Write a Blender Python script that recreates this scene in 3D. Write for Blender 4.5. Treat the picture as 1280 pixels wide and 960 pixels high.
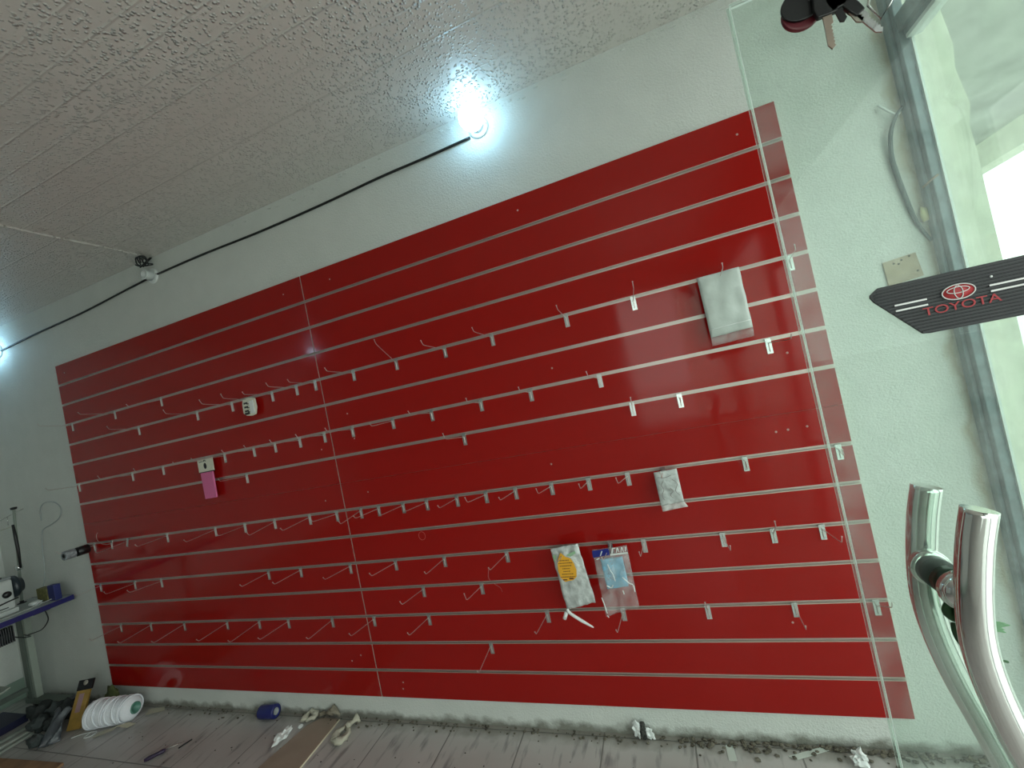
import bpy, bmesh, math, random
from mathutils import Vector, Matrix
random.seed(7)
SC = bpy.context.scene
for o in list(bpy.data.objects): bpy.data.objects.remove(o, do_unlink=True)
COL = SC.collection
PI = math.pi

# ------------------------------------------------------------ camera
cam_d = bpy.data.cameras.new('camera'); cam = bpy.data.objects.new('camera', cam_d); COL.objects.link(cam)
cam_d.sensor_width = 36.0; cam_d.lens = 14.7645; cam_d.clip_start = 0.02; cam_d.clip_end = 200
r0 = Vector((0.926536, 0.316078, -0.204024)); r1 = Vector((-0.201407, -0.041303, -0.978636)); r2 = Vector((-0.317753, 0.947834, 0.025392))
cm = Matrix((r0, -r1, -r2)).transposed().to_4x4(); cm.translation = Vector((4.2239, -1.9414, 1.6568))
cam.matrix_world = cm
SC.camera = cam

# ------------------------------------------------------------ colour management, sky, daylight
SC.view_settings.view_transform = 'Standard'; SC.view_settings.look = 'None'
SC.view_settings.gamma = 1.0; SC.view_settings.use_curve_mapping = False
SC.view_settings.exposure = -0.03
w = bpy.data.worlds.new('sky'); SC.world = w; w.use_nodes = True
bg = w.node_tree.nodes['Background']
bg.inputs['Color'].default_value = (0.92, 1.0, 0.96, 1); bg.inputs['Strength'].default_value = 3.3
BULB_STRENGTH = 16.0
# portals in the openings of the room: they only guide the daylight sampling
def portal(name, loc, rot, sx, sy):
    l = bpy.data.lights.new(name, 'AREA'); l.shape = 'RECTANGLE'; l.size = sx; l.size_y = sy
    l.cycles.is_portal = True
    o = bpy.data.objects.new(name, l); COL.objects.link(o); o.location = loc; o.rotation_euler = rot
portal('daylight_portal', (5.33, -2.2, 1.5), (0, PI/2, 0), 2.95, 4.5)
portal('daylight_portal', (4.55, -4.57, 1.75), (PI/2, 0, 0), 1.3, 1.9)

# ------------------------------------------------------------ materials
def nm(name):
    m = bpy.data.materials.new(name); m.use_nodes = True
    nt = m.node_tree; b = nt.nodes['Principled BSDF']
    return m, nt, b
def N(nt, t, **k):
    n = nt.nodes.new(t)
    for a, v in k.items(): setattr(n, a, v)
    return n
def L(nt, a, b): nt.links.new(a, b)
def mat(name, col, rough=0.5, metal=0.0, bump=0.0, bscale=60.0, var=0.0, vscale=6.0, spec=0.5, coat=0.0):
    m, nt, b = nm(name)
    b.inputs['Base Color'].default_value = (*col, 1); b.inputs['Roughness'].default_value = rough
    b.inputs['Metallic'].default_value = metal; b.inputs['Specular IOR Level'].default_value = spec
    b.inputs['Coat Weight'].default_value = coat
    tc = N(nt, 'ShaderNodeTexCoord')
    if bump:
        n = N(nt, 'ShaderNodeTexNoise'); n.inputs['Scale'].default_value = bscale; n.inputs['Detail'].default_value = 4
        L(nt, tc.outputs['Object'], n.inputs['Vector'])
        bp = N(nt, 'ShaderNodeBump'); bp.inputs['Strength'].default_value = bump; bp.inputs['Distance'].default_value = 0.004
        L(nt, n.outputs['Fac'], bp.inputs['Height']); L(nt, bp.outputs['Normal'], b.inputs['Normal'])
    if var:
        n = N(nt, 'ShaderNodeTexNoise'); n.inputs['Scale'].default_value = vscale; n.inputs['Detail'].default_value = 5
        L(nt, tc.outputs['Object'], n.inputs['Vector'])
        r = N(nt, 'ShaderNodeValToRGB')
        r.color_ramp.elements[0].position = 0.3; r.color_ramp.elements[1].position = 0.7
        r.color_ramp.elements[0].color = (*[c*(1-var) for c in col], 1); r.color_ramp.elements[1].color = (*[min(1, c*(1+var)) for c in col], 1)
        L(nt, n.outputs['Fac'], r.inputs['Fac']); L(nt, r.outputs['Color'], b.inputs['Base Color'])
    return m
def emis(name, col, s):
    m = bpy.data.materials.new(name); m.use_nodes = True; nt = m.node_tree; nt.nodes.clear()
    e = N(nt, 'ShaderNodeEmission'); e.inputs['Color'].default_value = (*col, 1); e.inputs['Strength'].default_value = s
    o = N(nt, 'ShaderNodeOutputMaterial'); L(nt, e.outputs[0], o.inputs['Surface'])
    return m
def glassy(name, tint, dust=0.06, dustcol=(0.85, 0.9, 0.88), scratch=0.0, refl=1.0, rough=0.0):
    """thin pane or clear film: see-through, mirror-like by the angle, a little dust"""
    m = bpy.data.materials.new(name); m.use_nodes = True; nt = m.node_tree; nt.nodes.clear()
    t = N(nt, 'ShaderNodeBsdfTransparent'); t.inputs['Color'].default_value = (*tint, 1)
    g = N(nt, 'ShaderNodeBsdfGlossy'); g.inputs['Roughness'].default_value = rough; g.inputs['Color'].default_value = (refl, refl, refl, 1)
    fr = N(nt, 'ShaderNodeFresnel'); ge = N(nt, 'ShaderNodeNewGeometry'); io = N(nt, 'ShaderNodeMapRange'); io.inputs['To Min'].default_value = 1.45; io.inputs['To Max'].default_value = 1/1.45
    L(nt, ge.outputs['Backfacing'], io.inputs['Value']); L(nt, io.outputs[0], fr.inputs['IOR'])   # same reflectance from both sides of a thin pane
    m1 = N(nt, 'ShaderNodeMixShader'); L(nt, fr.outputs[0], m1.inputs[0]); L(nt, t.outputs[0], m1.inputs[1]); L(nt, g.outputs[0], m1.inputs[2])
    d = N(nt, 'ShaderNodeBsdfDiffuse'); d.inputs['Color'].default_value = (*dustcol, 1)
    m2 = N(nt, 'ShaderNodeMixShader'); m2.inputs[0].default_value = dust
    if scratch:
        tc = N(nt, 'ShaderNodeTexCoord'); n = N(nt, 'ShaderNodeTexNoise'); n.inputs['Scale'].default_value = 9; n.inputs['Detail'].default_value = 8
        n.inputs['Distortion'].default_value = 1.5
        L(nt, tc.outputs['Object'], n.inputs['Vector'])
        mr = N(nt, 'ShaderNodeMapRange'); mr.inputs['From Min'].default_value = 0.35; mr.inputs['From Max'].default_value = 0.75
        mr.inputs['To Min'].default_value = dust*0.6; mr.inputs['To Max'].default_value = dust + scratch
        L(nt, n.outputs['Fac'], mr.inputs['Value']); L(nt, mr.outputs[0], m2.inputs[0])
    L(nt, m1.outputs[0], m2.inputs[1]); L(nt, d.outputs[0], m2.inputs[2])
    o = N(nt, 'ShaderNodeOutputMaterial'); L(nt, m2.outputs[0], o.inputs['Surface'])
    return m

def wall_mat():
    m, nt, b = nm('painted_plaster'); b.inputs['Roughness'].default_value = 0.75
    tc = N(nt, 'ShaderNodeTexCoord'); sx = N(nt, 'ShaderNodeSeparateXYZ'); L(nt, tc.outputs['Object'], sx.inputs[0])
    n1 = N(nt, 'ShaderNodeTexNoise'); n1.inputs['Scale'].default_value = 130; n1.inputs['Detail'].default_value = 2
    n2 = N(nt, 'ShaderNodeTexNoise'); n2.inputs['Scale'].default_value = 7; n2.inputs['Detail'].default_value = 6
    n3 = N(nt, 'ShaderNodeTexNoise'); n3.inputs['Scale'].default_value = 16; n3.inputs['Detail'].default_value = 6
    for n in (n1, n2, n3): L(nt, tc.outputs['Object'], n.inputs['Vector'])
    a = N(nt, 'ShaderNodeMath', operation='MULTIPLY_ADD'); a.inputs[1].default_value = 0.8
    L(nt, n2.outputs['Fac'], a.inputs[0]); L(nt, n1.outputs['Fac'], a.inputs[2])
    bp = N(nt, 'ShaderNodeBump'); bp.inputs['Strength'].default_value = 0.6; bp.inputs['Distance'].default_value = 0.005
    L(nt, a.outputs[0], bp.inputs['Height']); L(nt, bp.outputs['Normal'], b.inputs['Normal'])
    base = N(nt, 'ShaderNodeMix', data_type='RGBA'); base.inputs['A'].default_value = (0.62, 0.64, 0.605, 1); base.inputs['B'].default_value = (0.72, 0.735, 0.70, 1)
    L(nt, n2.outputs['Fac'], base.inputs['Factor'])
    # dirt splashed along the foot of the wall
    ma = N(nt, 'ShaderNodeMath', operation='MULTIPLY_ADD'); ma.inputs[1].default_value = -0.09; L(nt, n3.outputs['Fac'], ma.inputs[0]); L(nt, sx.outputs['Z'], ma.inputs[2])
    mr = N(nt, 'ShaderNodeMapRange'); mr.inputs['From Min'].default_value = -0.035; mr.inputs['From Max'].default_value = 0.0
    mr.inputs['To Min'].default_value = 0.85; mr.inputs['To Max'].default_value = 0.0
    L(nt, ma.outputs[0], mr.inputs['Value'])
    dm = N(nt, 'ShaderNodeMix', data_type='RGBA'); dm.inputs['B'].default_value = (0.16, 0.15, 0.12, 1)
    L(nt, mr.outputs[0], dm.inputs['Factor']); L(nt, base.outputs['Result'], dm.inputs['A'])
    # old brown glue beside the shopfront frame
    nx = N(nt, 'ShaderNodeMath', operation='MULTIPLY_ADD'); nx.inputs[1].default_value = 0.10; L(nt, n2.outputs['Fac'], nx.inputs[0]); L(nt, sx.outputs['X'], nx.inputs[2])
    c1 = N(nt, 'ShaderNodeMapRange'); c1.inputs['From Min'].default_value = 5.275; c1.inputs['From Max'].default_value = 5.305; L(nt, nx.outputs[0], c1.inputs['Value'])
    c2 = N(nt, 'ShaderNodeMapRange'); c2.inputs['From Min'].default_value = 5.335; c2.inputs['From Max'].default_value = 5.305; L(nt, nx.outputs[0], c2.inputs['Value'])
    mm = N(nt, 'ShaderNodeMath', operation='MULTIPLY'); L(nt, c1.outputs[0], mm.inputs[0]); L(nt, c2.outputs[0], mm.inputs[1])
    m3 = N(nt, 'ShaderNodeMath', operation='MULTIPLY'); m3.inputs[1].default_value = 0.75; L(nt, mm.outputs[0], m3.inputs[0])
    gm = N(nt, 'ShaderNodeMix', data_type='RGBA'); gm.inputs['B'].default_value = (0.40, 0.32, 0.20, 1)
    L(nt, m3.outputs[0], gm.inputs['Factor']); L(nt, dm.outputs['Result'], gm.inputs['A'])
    L(nt, gm.outputs['Result'], b.inputs['Base Color'])
    return m

def ceiling_mat():
    m, nt, b = nm('stippled_ceiling_paint'); b.inputs['Roughness'].default_value = 0.27; b.inputs['Specular IOR Level'].default_value = 0.7
    tc = N(nt, 'ShaderNodeTexCoord'); sx = N(nt, 'ShaderNodeSeparateXYZ'); L(nt, tc.outputs['Object'], sx.inputs[0])
    n1 = N(nt, 'ShaderNodeTexNoise'); n1.inputs['Scale'].default_value = 40; n1.inputs['Detail'].default_value = 2.0; n1.inputs['Distortion'].default_value = 0.2
    n2 = N(nt, 'ShaderNodeTexNoise'); n2.inputs['Scale'].default_value = 2.2; n2.inputs['Detail'].default_value = 5
    for n in (n1, n2): L(nt, tc.outputs['Object'], n.inputs['Vector'])
    vo = N(nt, 'ShaderNodeTexVoronoi'); vo.inputs['Scale'].default_value = 75; L(nt, tc.outputs['Object'], vo.inputs['Vector'])
    vr = N(nt, 'ShaderNodeMapRange', interpolation_type='SMOOTHSTEP'); vr.inputs['From Min'].default_value = 0.50; vr.inputs['From Max'].default_value = 0.0; L(nt, vo.outputs['Distance'], vr.inputs['Value'])
    r0_ = N(nt, 'ShaderNodeMapRange'); r0_.inputs['From Min'].default_value = 0.34; r0_.inputs['From Max'].default_value = 0.50
    L(nt, n1.outputs['Fac'], r0_.inputs['Value'])
    r = N(nt, 'ShaderNodeMath', operation='MULTIPLY'); L(nt, vr.outputs[0], r.inputs[0]); L(nt, r0_.outputs[0], r.inputs[1])
    amp = N(nt, 'ShaderNodeMapRange'); amp.inputs['From Min'].default_value = 0.35; amp.inputs['From Max'].default_value = 0.62; amp.inputs['To Min'].default_value = 0.35
    L(nt, n2.outputs['Fac'], amp.inputs['Value'])
    st = N(nt, 'ShaderNodeMath', operation='MULTIPLY'); L(nt, r.outputs[0], st.inputs[0]); L(nt, amp.outputs[0], st.inputs[1])
    # shuttering board joints along x
    h = st.outputs[0]
    for y, hh in ((-0.445, 0.9), (-0.60, 0.5), (-0.745, 0.9), (-0.845, 0.6), (-0.94, 0.7), (-1.04, 0.6), (-1.13, 0.5), (-1.3, 0.7), (-0.22, 0.4), (-1.5, .6), (-1.75, .6)):
        s = N(nt, 'ShaderNodeMath', operation='ADD'); s.inputs[1].default_value = -y; L(nt, sx.outputs['Y'], s.inputs[0])
        ab = N(nt, 'ShaderNodeMath', operation='ABSOLUTE'); L(nt, s.outputs[0], ab.inputs[0])
        mr = N(nt, 'ShaderNodeMapRange'); mr.inputs['From Min'].default_value = 0.0; mr.inputs['From Max'].default_value = 0.006
        mr.inputs['To Min'].default_value = hh*0.32; mr.inputs['To Max'].default_value = 0; L(nt, ab.outputs[0], mr.inputs['Value'])
        ad = N(nt, 'ShaderNodeMath', operation='ADD'); L(nt, h, ad.inputs[0]); L(nt, mr.outputs[0], ad.inputs[1]); h = ad.outputs[0]
    bp = N(nt, 'ShaderNodeBump'); bp.inputs['Strength'].default_value = 0.9; bp.inputs['Distance'].default_value = 0.014
    L(nt, h, bp.inputs['Height']); L(nt, bp.outputs['Normal'], b.inputs['Normal'])
    base = N(nt, 'ShaderNodeMix', data_type='RGBA'); base.inputs['A'].default_value = (0.62, 0.585, 0.545, 1); base.inputs['B'].default_value = (0.73, 0.705, 0.67, 1)
    L(nt, n2.outputs['Fac'], base.inputs['Factor']); L(nt, base.outputs['Result'], b.inputs['Base Color'])
    return m

def floor_mat():
    m, nt, b = nm('dirty_floor_tiles'); b.inputs['Roughness'].default_value = 0.29
    tc = N(nt, 'ShaderNodeTexCoord'); sx = N(nt, 'ShaderNodeSeparateXYZ'); L(nt, tc.outputs['Object'], sx.inputs[0])
    def gridline(out, off):
        a = N(nt, 'ShaderNodeMath', operation='ADD'); a.inputs[1].default_value = -off + 40.0; L(nt, out, a.inputs[0])
        d = N(nt, 'ShaderNodeMath', operation='DIVIDE'); d.inputs[1].default_value = 0.4; L(nt, a.outputs[0], d.inputs[0])
        f = N(nt, 'ShaderNodeMath', operation='FRACT'); L(nt, d.outputs[0], f.inputs[0])
        s = N(nt, 'ShaderNodeMath', operation='SUBTRACT'); s.inputs[1].default_value = 0.5; L(nt, f.outputs[0], s.inputs[0])
        ab = N(nt, 'ShaderNodeMath', operation='ABSOLUTE'); L(nt, s.outputs[0], ab.inputs[0])
        mr = N(nt, 'ShaderNodeMapRange'); mr.inputs['From Min'].default_value = 0.489; mr.inputs['From Max'].default_value = 0.495; L(nt, ab.outputs[0], mr.inputs['Value'])
        return mr.outputs[0]
    gx = gridline(sx.outputs['X'], 2.465); gy = gridline(sx.outputs['Y'], -0.005)
    g = N(nt, 'ShaderNodeMath', operation='MAXIMUM'); L(nt, gx, g.inputs[0]); L(nt, gy, g.inputs[1])
    mp = N(nt, 'ShaderNodeMapping'); mp.inputs['Rotation'].default_value = (0, 0, 0.18); mp.inputs['Scale'].default_value = (26, 5, 1)
    L(nt, tc.outputs['Object'], mp.inputs['Vector'])
    v = N(nt, 'ShaderNodeTexNoise'); v.inputs['Scale'].default_value = 1.0; v.inputs['Detail'].default_value = 5; L(nt, mp.outputs[0], v.inputs['Vector'])
    vr = N(nt, 'ShaderNodeMapRange'); vr.inputs['From Min'].default_value = 0.56; vr.inputs['From Max'].default_value = 0.70; L(nt, v.outputs['Fac'], vr.inputs['Value'])
    n2 = N(nt, 'ShaderNodeTexNoise'); n2.inputs['Scale'].default_value = 3; n2.inputs['Detail'].default_value = 8; L(nt, tc.outputs['Object'], n2.inputs['Vector'])
    base = N(nt, 'ShaderNodeMix', data_type='RGBA'); base.inputs['A'].default_value = (0.36, 0.34, 0.32, 1); base.inputs['B'].default_value = (0.56, 0.53, 0.515, 1)
    L(nt, n2.outputs['Fac'], base.inputs['Factor'])
    vm = N(nt, 'ShaderNodeMix', data_type='RGBA'); vm.inputs['B'].default_value = (0.15, 0.14, 0.14, 1)
    vs = N(nt, 'ShaderNodeMath', operation='MULTIPLY'); vs.inputs[1].default_value = 0.7; L(nt, vr.outputs[0], vs.inputs[0])
    L(nt, vs.outputs[0], vm.inputs['Factor']); L(nt, base.outputs['Result'], vm.inputs['A'])
    # dust gathered along the wall
    n4 = N(nt, 'ShaderNodeTexNoise'); n4.inputs['Scale'].default_value = 14; n4.inputs['Detail'].default_value = 6; L(nt, tc.outputs['Object'], n4.inputs['Vector'])
    da = N(nt, 'ShaderNodeMath', operation='MULTIPLY_ADD'); da.inputs[1].default_value = 0.12; L(nt, n4.outputs['Fac'], da.inputs[0]); L(nt, sx.outputs['Y'], da.inputs[2])
    dr = N(nt, 'ShaderNodeMapRange'); dr.inputs['From Min'].default_value = -0.01; dr.inputs['From Max'].default_value = 0.05; dr.inputs['To Max'].default_value = 0.75; L(nt, da.outputs[0], dr.inputs['Value'])
    dm = N(nt, 'ShaderNodeMix', data_type='RGBA'); dm.inputs['B'].default_value = (0.20, 0.18, 0.15, 1)
    L(nt, dr.outputs[0], dm.inputs['Factor']); L(nt, vm.outputs['Result'], dm.inputs['A'])
    gm = N(nt, 'ShaderNodeMix', data_type='RGBA'); gm.inputs['B'].default_value = (0.13, 0.12, 0.11, 1)
    gs = N(nt, 'ShaderNodeMath', operation='MULTIPLY'); gs.inputs[1].default_value = 0.8; L(nt, g.outputs[0], gs.inputs[0])
    L(nt, gs.outputs[0], gm.inputs['Factor']); L(nt, dm.outputs['Result'], gm.inputs['A']); L(nt, gm.outputs['Result'], b.inputs['Base Color'])
    bp = N(nt, 'ShaderNodeBump', invert=True); bp.inputs['Strength'].default_value = 0.5; bp.inputs['Distance'].default_value = 0.003
    L(nt, g.outputs[0], bp.inputs['Height']); L(nt, bp.outputs['Normal'], b.inputs['Normal'])
    return m

def red_mat():
    m, nt, b = nm('glossy_red_laminate')
    b.inputs['Base Color'].default_value = (0.33, 0.008, 0.006, 1)
    b.inputs['Specular IOR Level'].default_value = 0.29
    tc = N(nt, 'ShaderNodeTexCoord'); n = N(nt, 'ShaderNodeTexNoise'); n.inputs['Scale'].default_value = 5; n.inputs['Detail'].default_value = 7
    L(nt, tc.outputs['Object'], n.inputs['Vector'])
    mr = N(nt, 'ShaderNodeMapRange'); mr.inputs['From Min'].default_value = 0.3; mr.inputs['From Max'].default_value = 0.7
    mr.inputs['To Min'].default_value = 0.05; mr.inputs['To Max'].default_value = 0.11
    L(nt, n.outputs['Fac'], mr.inputs['Value']); L(nt, mr.outputs[0], b.inputs['Roughness'])
    return m

M_WALL = wall_mat(); M_CEIL = ceiling_mat(); M_FLOOR = floor_mat(); M_RED = red_mat()
M_ALU = mat('brushed_aluminium', (0.60, 0.50, 0.46), 0.36, 0.75)
M_EDGE = mat('raw_board_edge', (0.55, 0.50, 0.44), 0.8)
M_STEEL = mat('zinc_plated_steel', (0.72, 0.73, 0.72), 0.25, 1.0)
M_PRONG = mat('pale_steel_wire', (0.62, 0.54, 0.51), 0.35, 0.7)
M_CHROME = mat('polished_stainless_steel', (0.80, 0.80, 0.78), 0.10, 1.0)
M_BLACK = mat('black_plastic', (0.012, 0.012, 0.013), 0.35)
M_RUBBER = mat('black_cable_sheath', (0.01, 0.012, 0.012), 0.5)
M_WHITE = mat('white_plastic', (0.78, 0.80, 0.79), 0.4)
M_FRAME = mat('grey_aluminium_frame', (0.15, 0.20, 0.22), 0.4, 0.2, var=0.25, vscale=30)
M_FRAME_L = mat('pale_glazing_bead', (0.70, 0.74, 0.72), 0.5)
M_GLASS = glassy('dusty_green_glass', (0.88, 0.95, 0.91), 0.05, scratch=0.09, refl=0.45)
M_PANE = glassy('window_glass', (0.94, 0.97, 0.955), 0.02, scratch=0.04)
M_GEDGE = mat('lit_glass_edge', (0.92, 0.99, 0.95), 0.12, coat=1.0)  # near-white and translucent, in place of light reflected and refracted at the edge
_nt = M_GEDGE.node_tree; _tr = _nt.nodes.new('ShaderNodeBsdfTranslucent'); _tr.inputs['Color'].default_value = (0.9, 1.0, 0.95, 1); _mx = _nt.nodes.new('ShaderNodeMixShader'); _mx.inputs[0].default_value = 0.5
_nt.links.new(_nt.nodes['Principled BSDF'].outputs[0], _mx.inputs[1]); _nt.links.new(_tr.outputs[0], _mx.inputs[2]); _nt.links.new(_mx.outputs[0], _nt.nodes['Material Output'].inputs['Surface'])
M_TAN = mat('bare_fibreboard', (0.42, 0.34, 0.24), 0.85, var=0.15, vscale=25)
M_BROWN = mat('brown_hardboard', (0.33, 0.255, 0.20), 0.7, var=0.08, vscale=8)
M_CONC = mat('rough_concrete', (0.40, 0.41, 0.38), 0.9, bump=0.6, bscale=18, var=0.25, vscale=3)
M_LIMEW = mat('limewashed_plaster', (0.62, 0.64, 0.53), 0.9, bump=0.6, bscale=25, var=0.12, vscale=8)
M_GREYWALL = mat('light_grey_plaster', (0.62, 0.62, 0.59), 0.9)  # one even light grey for the wall opposite
M_PAVE = mat('grey_paving', (0.62, 0.62, 0.60), 0.9)

# ------------------------------------------------------------ mesh helpers
def new_bm(): return bmesh.new()
def link(name, bm, mats, parent=None, smooth=False, bevel=0.0, loc=None):
    bmesh.ops.recalc_face_normals(bm, faces=bm.faces)
    me = bpy.data.meshes.new(name); bm.to_mesh(me); bm.free()
    if not isinstance(mats, (list, tuple)): mats = [mats]
    for m_ in mats: me.materials.append(m_)
    if smooth:
        for p in me.polygons: p.use_smooth = True
    o = bpy.data.objects.new(name, me); COL.objects.link(o)
    if loc is not None: o.location = loc
    if parent is not None: o.parent = parent
    if bevel:
        b = o.modifiers.new('bevel', 'BEVEL'); b.width = bevel; b.segments = 2; b.limit_method = 'ANGLE'; b.angle_limit = 0.7
    return o
def tag(o, label=None, cat=None, group=None, kind=None):
    if label: o['label'] = label
    if cat: o['category'] = cat
    if group: o['group'] = group
    if kind: o['kind'] = kind
    return o
def empty(name, loc, label=None, cat=None, group=None, kind=None, rot=(0, 0, 0)):
    o = bpy.data.objects.new(name, None); COL.objects.link(o); o.location = loc; o.rotation_euler = rot; o.empty_display_size = 0.05
    return tag(o, label, cat, group, kind)
def struct(name, bm, m, label=None, parent=None, **k):
    o = link(name, bm, m, parent, **k)
    if parent is None: o['kind'] = 'structure'
    if label: o['label'] = label
    return o
def box(bm, x0, x1, y0, y1, z0, z1, M=None, mi=0):
    co = [(x, y, z) for x in (x0, x1) for y in (y0, y1) for z in (z0, z1)]
    vs = [bm.verts.new(M @ Vector(c) if M else c) for c in co]
    for f in ((0, 1, 3, 2), (4, 6, 7, 5), (0, 4, 5, 1), (2, 3, 7, 6), (0, 2, 6, 4), (1, 5, 7, 3)):
        bm.faces.new([vs[i] for i in f]).material_index = mi
    return vs
def tube(bm, pts, r, n=10, cap=True, mi=0, closed=False, smooth=True):
    pts = [Vector(p) for p in pts]; k = len(pts)
    rs = r if isinstance(r, (list, tuple)) else [r]*k
    rings = []; up = None
    for i, p in enumerate(pts):
        if closed: t = pts[(i+1) % k] - pts[i-1]
        else: t = pts[min(i+1, k-1)] - pts[max(i-1, 0)]
        if t.length < 1e-9: t = Vector((0, 0, 1))
        t.normalize()
        if up is None: up = Vector((0, 0, 1)) if abs(t.z) < 0.9 else Vector((1, 0, 0))
        a = t.cross(up)
        if a.length < 1e-5: a = t.cross(Vector((0.3, 1, 0.2)))
        a.normalize(); b = a.cross(t).normalized(); up = b
        rings.append([bm.verts.new(p + (a*math.cos(2*PI*j/n) + b*math.sin(2*PI*j/n))*rs[i]) for j in range(n)])
    rng = range(k) if closed else range(k-1)
    for i in rng:
        A = rings[i]; B = rings[(i+1) % k]
        for j in range(n):
            f = bm.faces.new((A[j], A[(j+1) % n], B[(j+1) % n], B[j])); f.material_index = mi; f.smooth = smooth
    if cap and not closed:
        bm.faces.new(rings[0]).material_index = mi; bm.faces.new(list(reversed(rings[-1]))).material_index = mi
    return rings
def lathe(bm, prof, n=24, M=None, mi=0, smooth=True):
    """prof: list of (radius, height) revolved round z"""
    rings = []
    for r, z in prof:
        if r < 1e-6: rings.append([bm.verts.new(M @ Vector((0, 0, z)) if M else (0, 0, z))]); continue
        ring = []
        for j in range(n):
            c = Vector((r*math.cos(2*PI*j/n), r*math.sin(2*PI*j/n), z)); ring.append(bm.verts.new(M @ c if M else c))
        rings.append(ring)
    for A, B in zip(rings, rings[1:]):
        for j in range(n):
            if len(A) == 1 and len(B) == 1: continue
            if len(A) == 1: f = bm.faces.new((A[0], B[(j+1) % n], B[j]))
            elif len(B) == 1: f = bm.faces.new((A[j], A[(j+1) % n], B[0]))
            else: f = bm.faces.new((A[j], A[(j+1) % n], B[(j+1) % n], B[j]))
            f.material_index = mi; f.smooth = smooth
def prism(bm, poly, fn, d0, d1, mi=0):
    """poly of 2-D points, fn(a, b, d) -> point"""
    A = [bm.verts.new(fn(a, b, d0)) for a, b in poly]; B = [bm.verts.new(fn(a, b, d1)) for a, b in poly]
    n = len(poly)
    bm.faces.new(A).material_index = mi; bm.faces.new(list(reversed(B))).material_index = mi
    for i in range(n): bm.faces.new((A[i], B[i], B[(i+1) % n], A[(i+1) % n])).material_index = mi
def xz(a, b, d): return (a, d, b)
def yz(a, b, d): return (d, a, b)
def xy(a, b, d): return (a, b, d)
def axis_M(p, d):
    """matrix taking +z to direction d at point p"""
    return Matrix.Translation(Vector(p)) @ Vector(d).normalized().to_track_quat('Z', 'Y').to_matrix().to_4x4()
def bez(pts, n=8):
    """smooth line through points"""
    P = [Vector(p) for p in pts]; out = []
    for i in range(len(P)-1):
        p0 = P[max(i-1, 0)]; p1 = P[i]; p2 = P[i+1]; p3 = P[min(i+2, len(P)-1)]
        for k in range(n):
            t = k/n
            out.append(0.5*((2*p1) + (p2-p0)*t + (2*p0-5*p1+4*p2-p3)*t*t + (3*p1-p0-3*p2+p3)*t**3))
    out.append(P[-1]); return out
def quadgrid(bm, c, nu, nv, fn, mi=0):
    """bilinear sheet between corners c = (TL, TR, BR, BL); fn(u, v) -> offset vector"""
    TL, TR, BR, BL = [Vector(q) for q in c]; g = []
    for j in range(nv+1):
        v = j/nv; row = []
        for i in range(nu+1):
            u = i/nu
            p = (TL*(1-u)+TR*u)*(1-v) + (BL*(1-u)+BR*u)*v
            row.append(bm.verts.new(p + Vector(fn(u, v))))
        g.append(row)
    for j in range(nv):
        for i in range(nu):
            f = bm.faces.new((g[j][i], g[j][i+1], g[j+1][i+1], g[j+1][i])); f.smooth = True; f.material_index = mi
    return g
def text(name, body, size, M, m, parent, extrude=0.0003, shear=0.0, sx=1.0):
    c = bpy.data.curves.new(name, 'FONT'); c.body = body; c.size = size; c.extrude = extrude; c.align_x = 'CENTER'; c.align_y = 'CENTER'; c.shear = shear
    t = bpy.data.objects.new(name, c); COL.objects.link(t)
    dg = bpy.context.evaluated_depsgraph_get(); me = bpy.data.meshes.new_from_object(t.evaluated_get(dg))
    bpy.data.objects.remove(t)
    me.transform(M @ Matrix.Diagonal((sx, 1, 1, 1))); me.materials.clear(); me.materials.append(m)
    o = bpy.data.objects.new(name, me); COL.objects.link(o); o.parent = parent
    return o
def crumple(bm, c, r, seed, squash=(1, 1, 0.5), sub=3, amt=0.35):
    rnd = random.Random(seed); t = bmesh.new(); bmesh.ops.create_icosphere(t, subdivisions=sub, radius=1.0)
    from mathutils import noise
    off = Vector((rnd.uniform(-9, 9), rnd.uniform(-9, 9), rnd.uniform(-9, 9)))
    mp = {}
    zmin = 1e9
    for v in t.verts:
        d = 1 + amt*noise.noise(v.co*1.7+off)*1.6 + amt*0.7*noise.noise(v.co*4.3+off)
        mp[v.index] = Vector((v.co.x*d*squash[0]*r, v.co.y*d*squash[1]*r, v.co.z*d*squash[2]*r)); zmin = min(zmin, mp[v.index].z)
    vs = {i: bm.verts.new(p + Vector(c) - Vector((0, 0, zmin))) for i, p in mp.items()}
    for f in t.faces: bm.faces.new([vs[v.index] for v in f.verts])
    t.free()

# ------------------------------------------------------------ room shell
CEIL = 3.065; WY = 0.018; XL = -1.24; XR = 5.27; YB = -4.5
bm = new_bm(); box(bm, XL-0.2, 5.40, YB-0.2, WY+0.2, -0.12, 0.0); struct('floor', bm, M_FLOOR)
bm = new_bm(); box(bm, XL-0.2, 5.40, YB-0.2, WY+0.2, CEIL, CEIL+0.15); struct('ceiling', bm, M_CEIL)
bm = new_bm()
ragged = [(XL-0.2, 0.0), (5.432, 0.0), (5.432, 2.02), (5.434, 2.16), (5.430, 2.26), (5.445, 2.33), (5.436, 2.40), (5.428, 2.47), (5.438, 2.55), (5.43, 2.64), (5.42, 2.74), (5.43, 2.9), (5.42, 3.065), (XL-0.2, 3.065)]
prism(bm, ragged, xz, WY, WY+0.2); struct('wall_back', bm, M_WALL)
bm = new_bm(); box(bm, XL-0.2, XL, YB, WY, 0, CEIL); struct('wall_left', bm, M_WALL)
bm = new_bm(); box(bm, XL, XL+0.012, YB, WY-0.002, 0, 0.16); box(bm, XL+0.012, XL+0.018, YB, WY-0.002, 0.15, 0.165)
struct('baseboard_left', bm, mat('pale_green_skirting', (0.30, 0.40, 0.33), 0.5))
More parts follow.
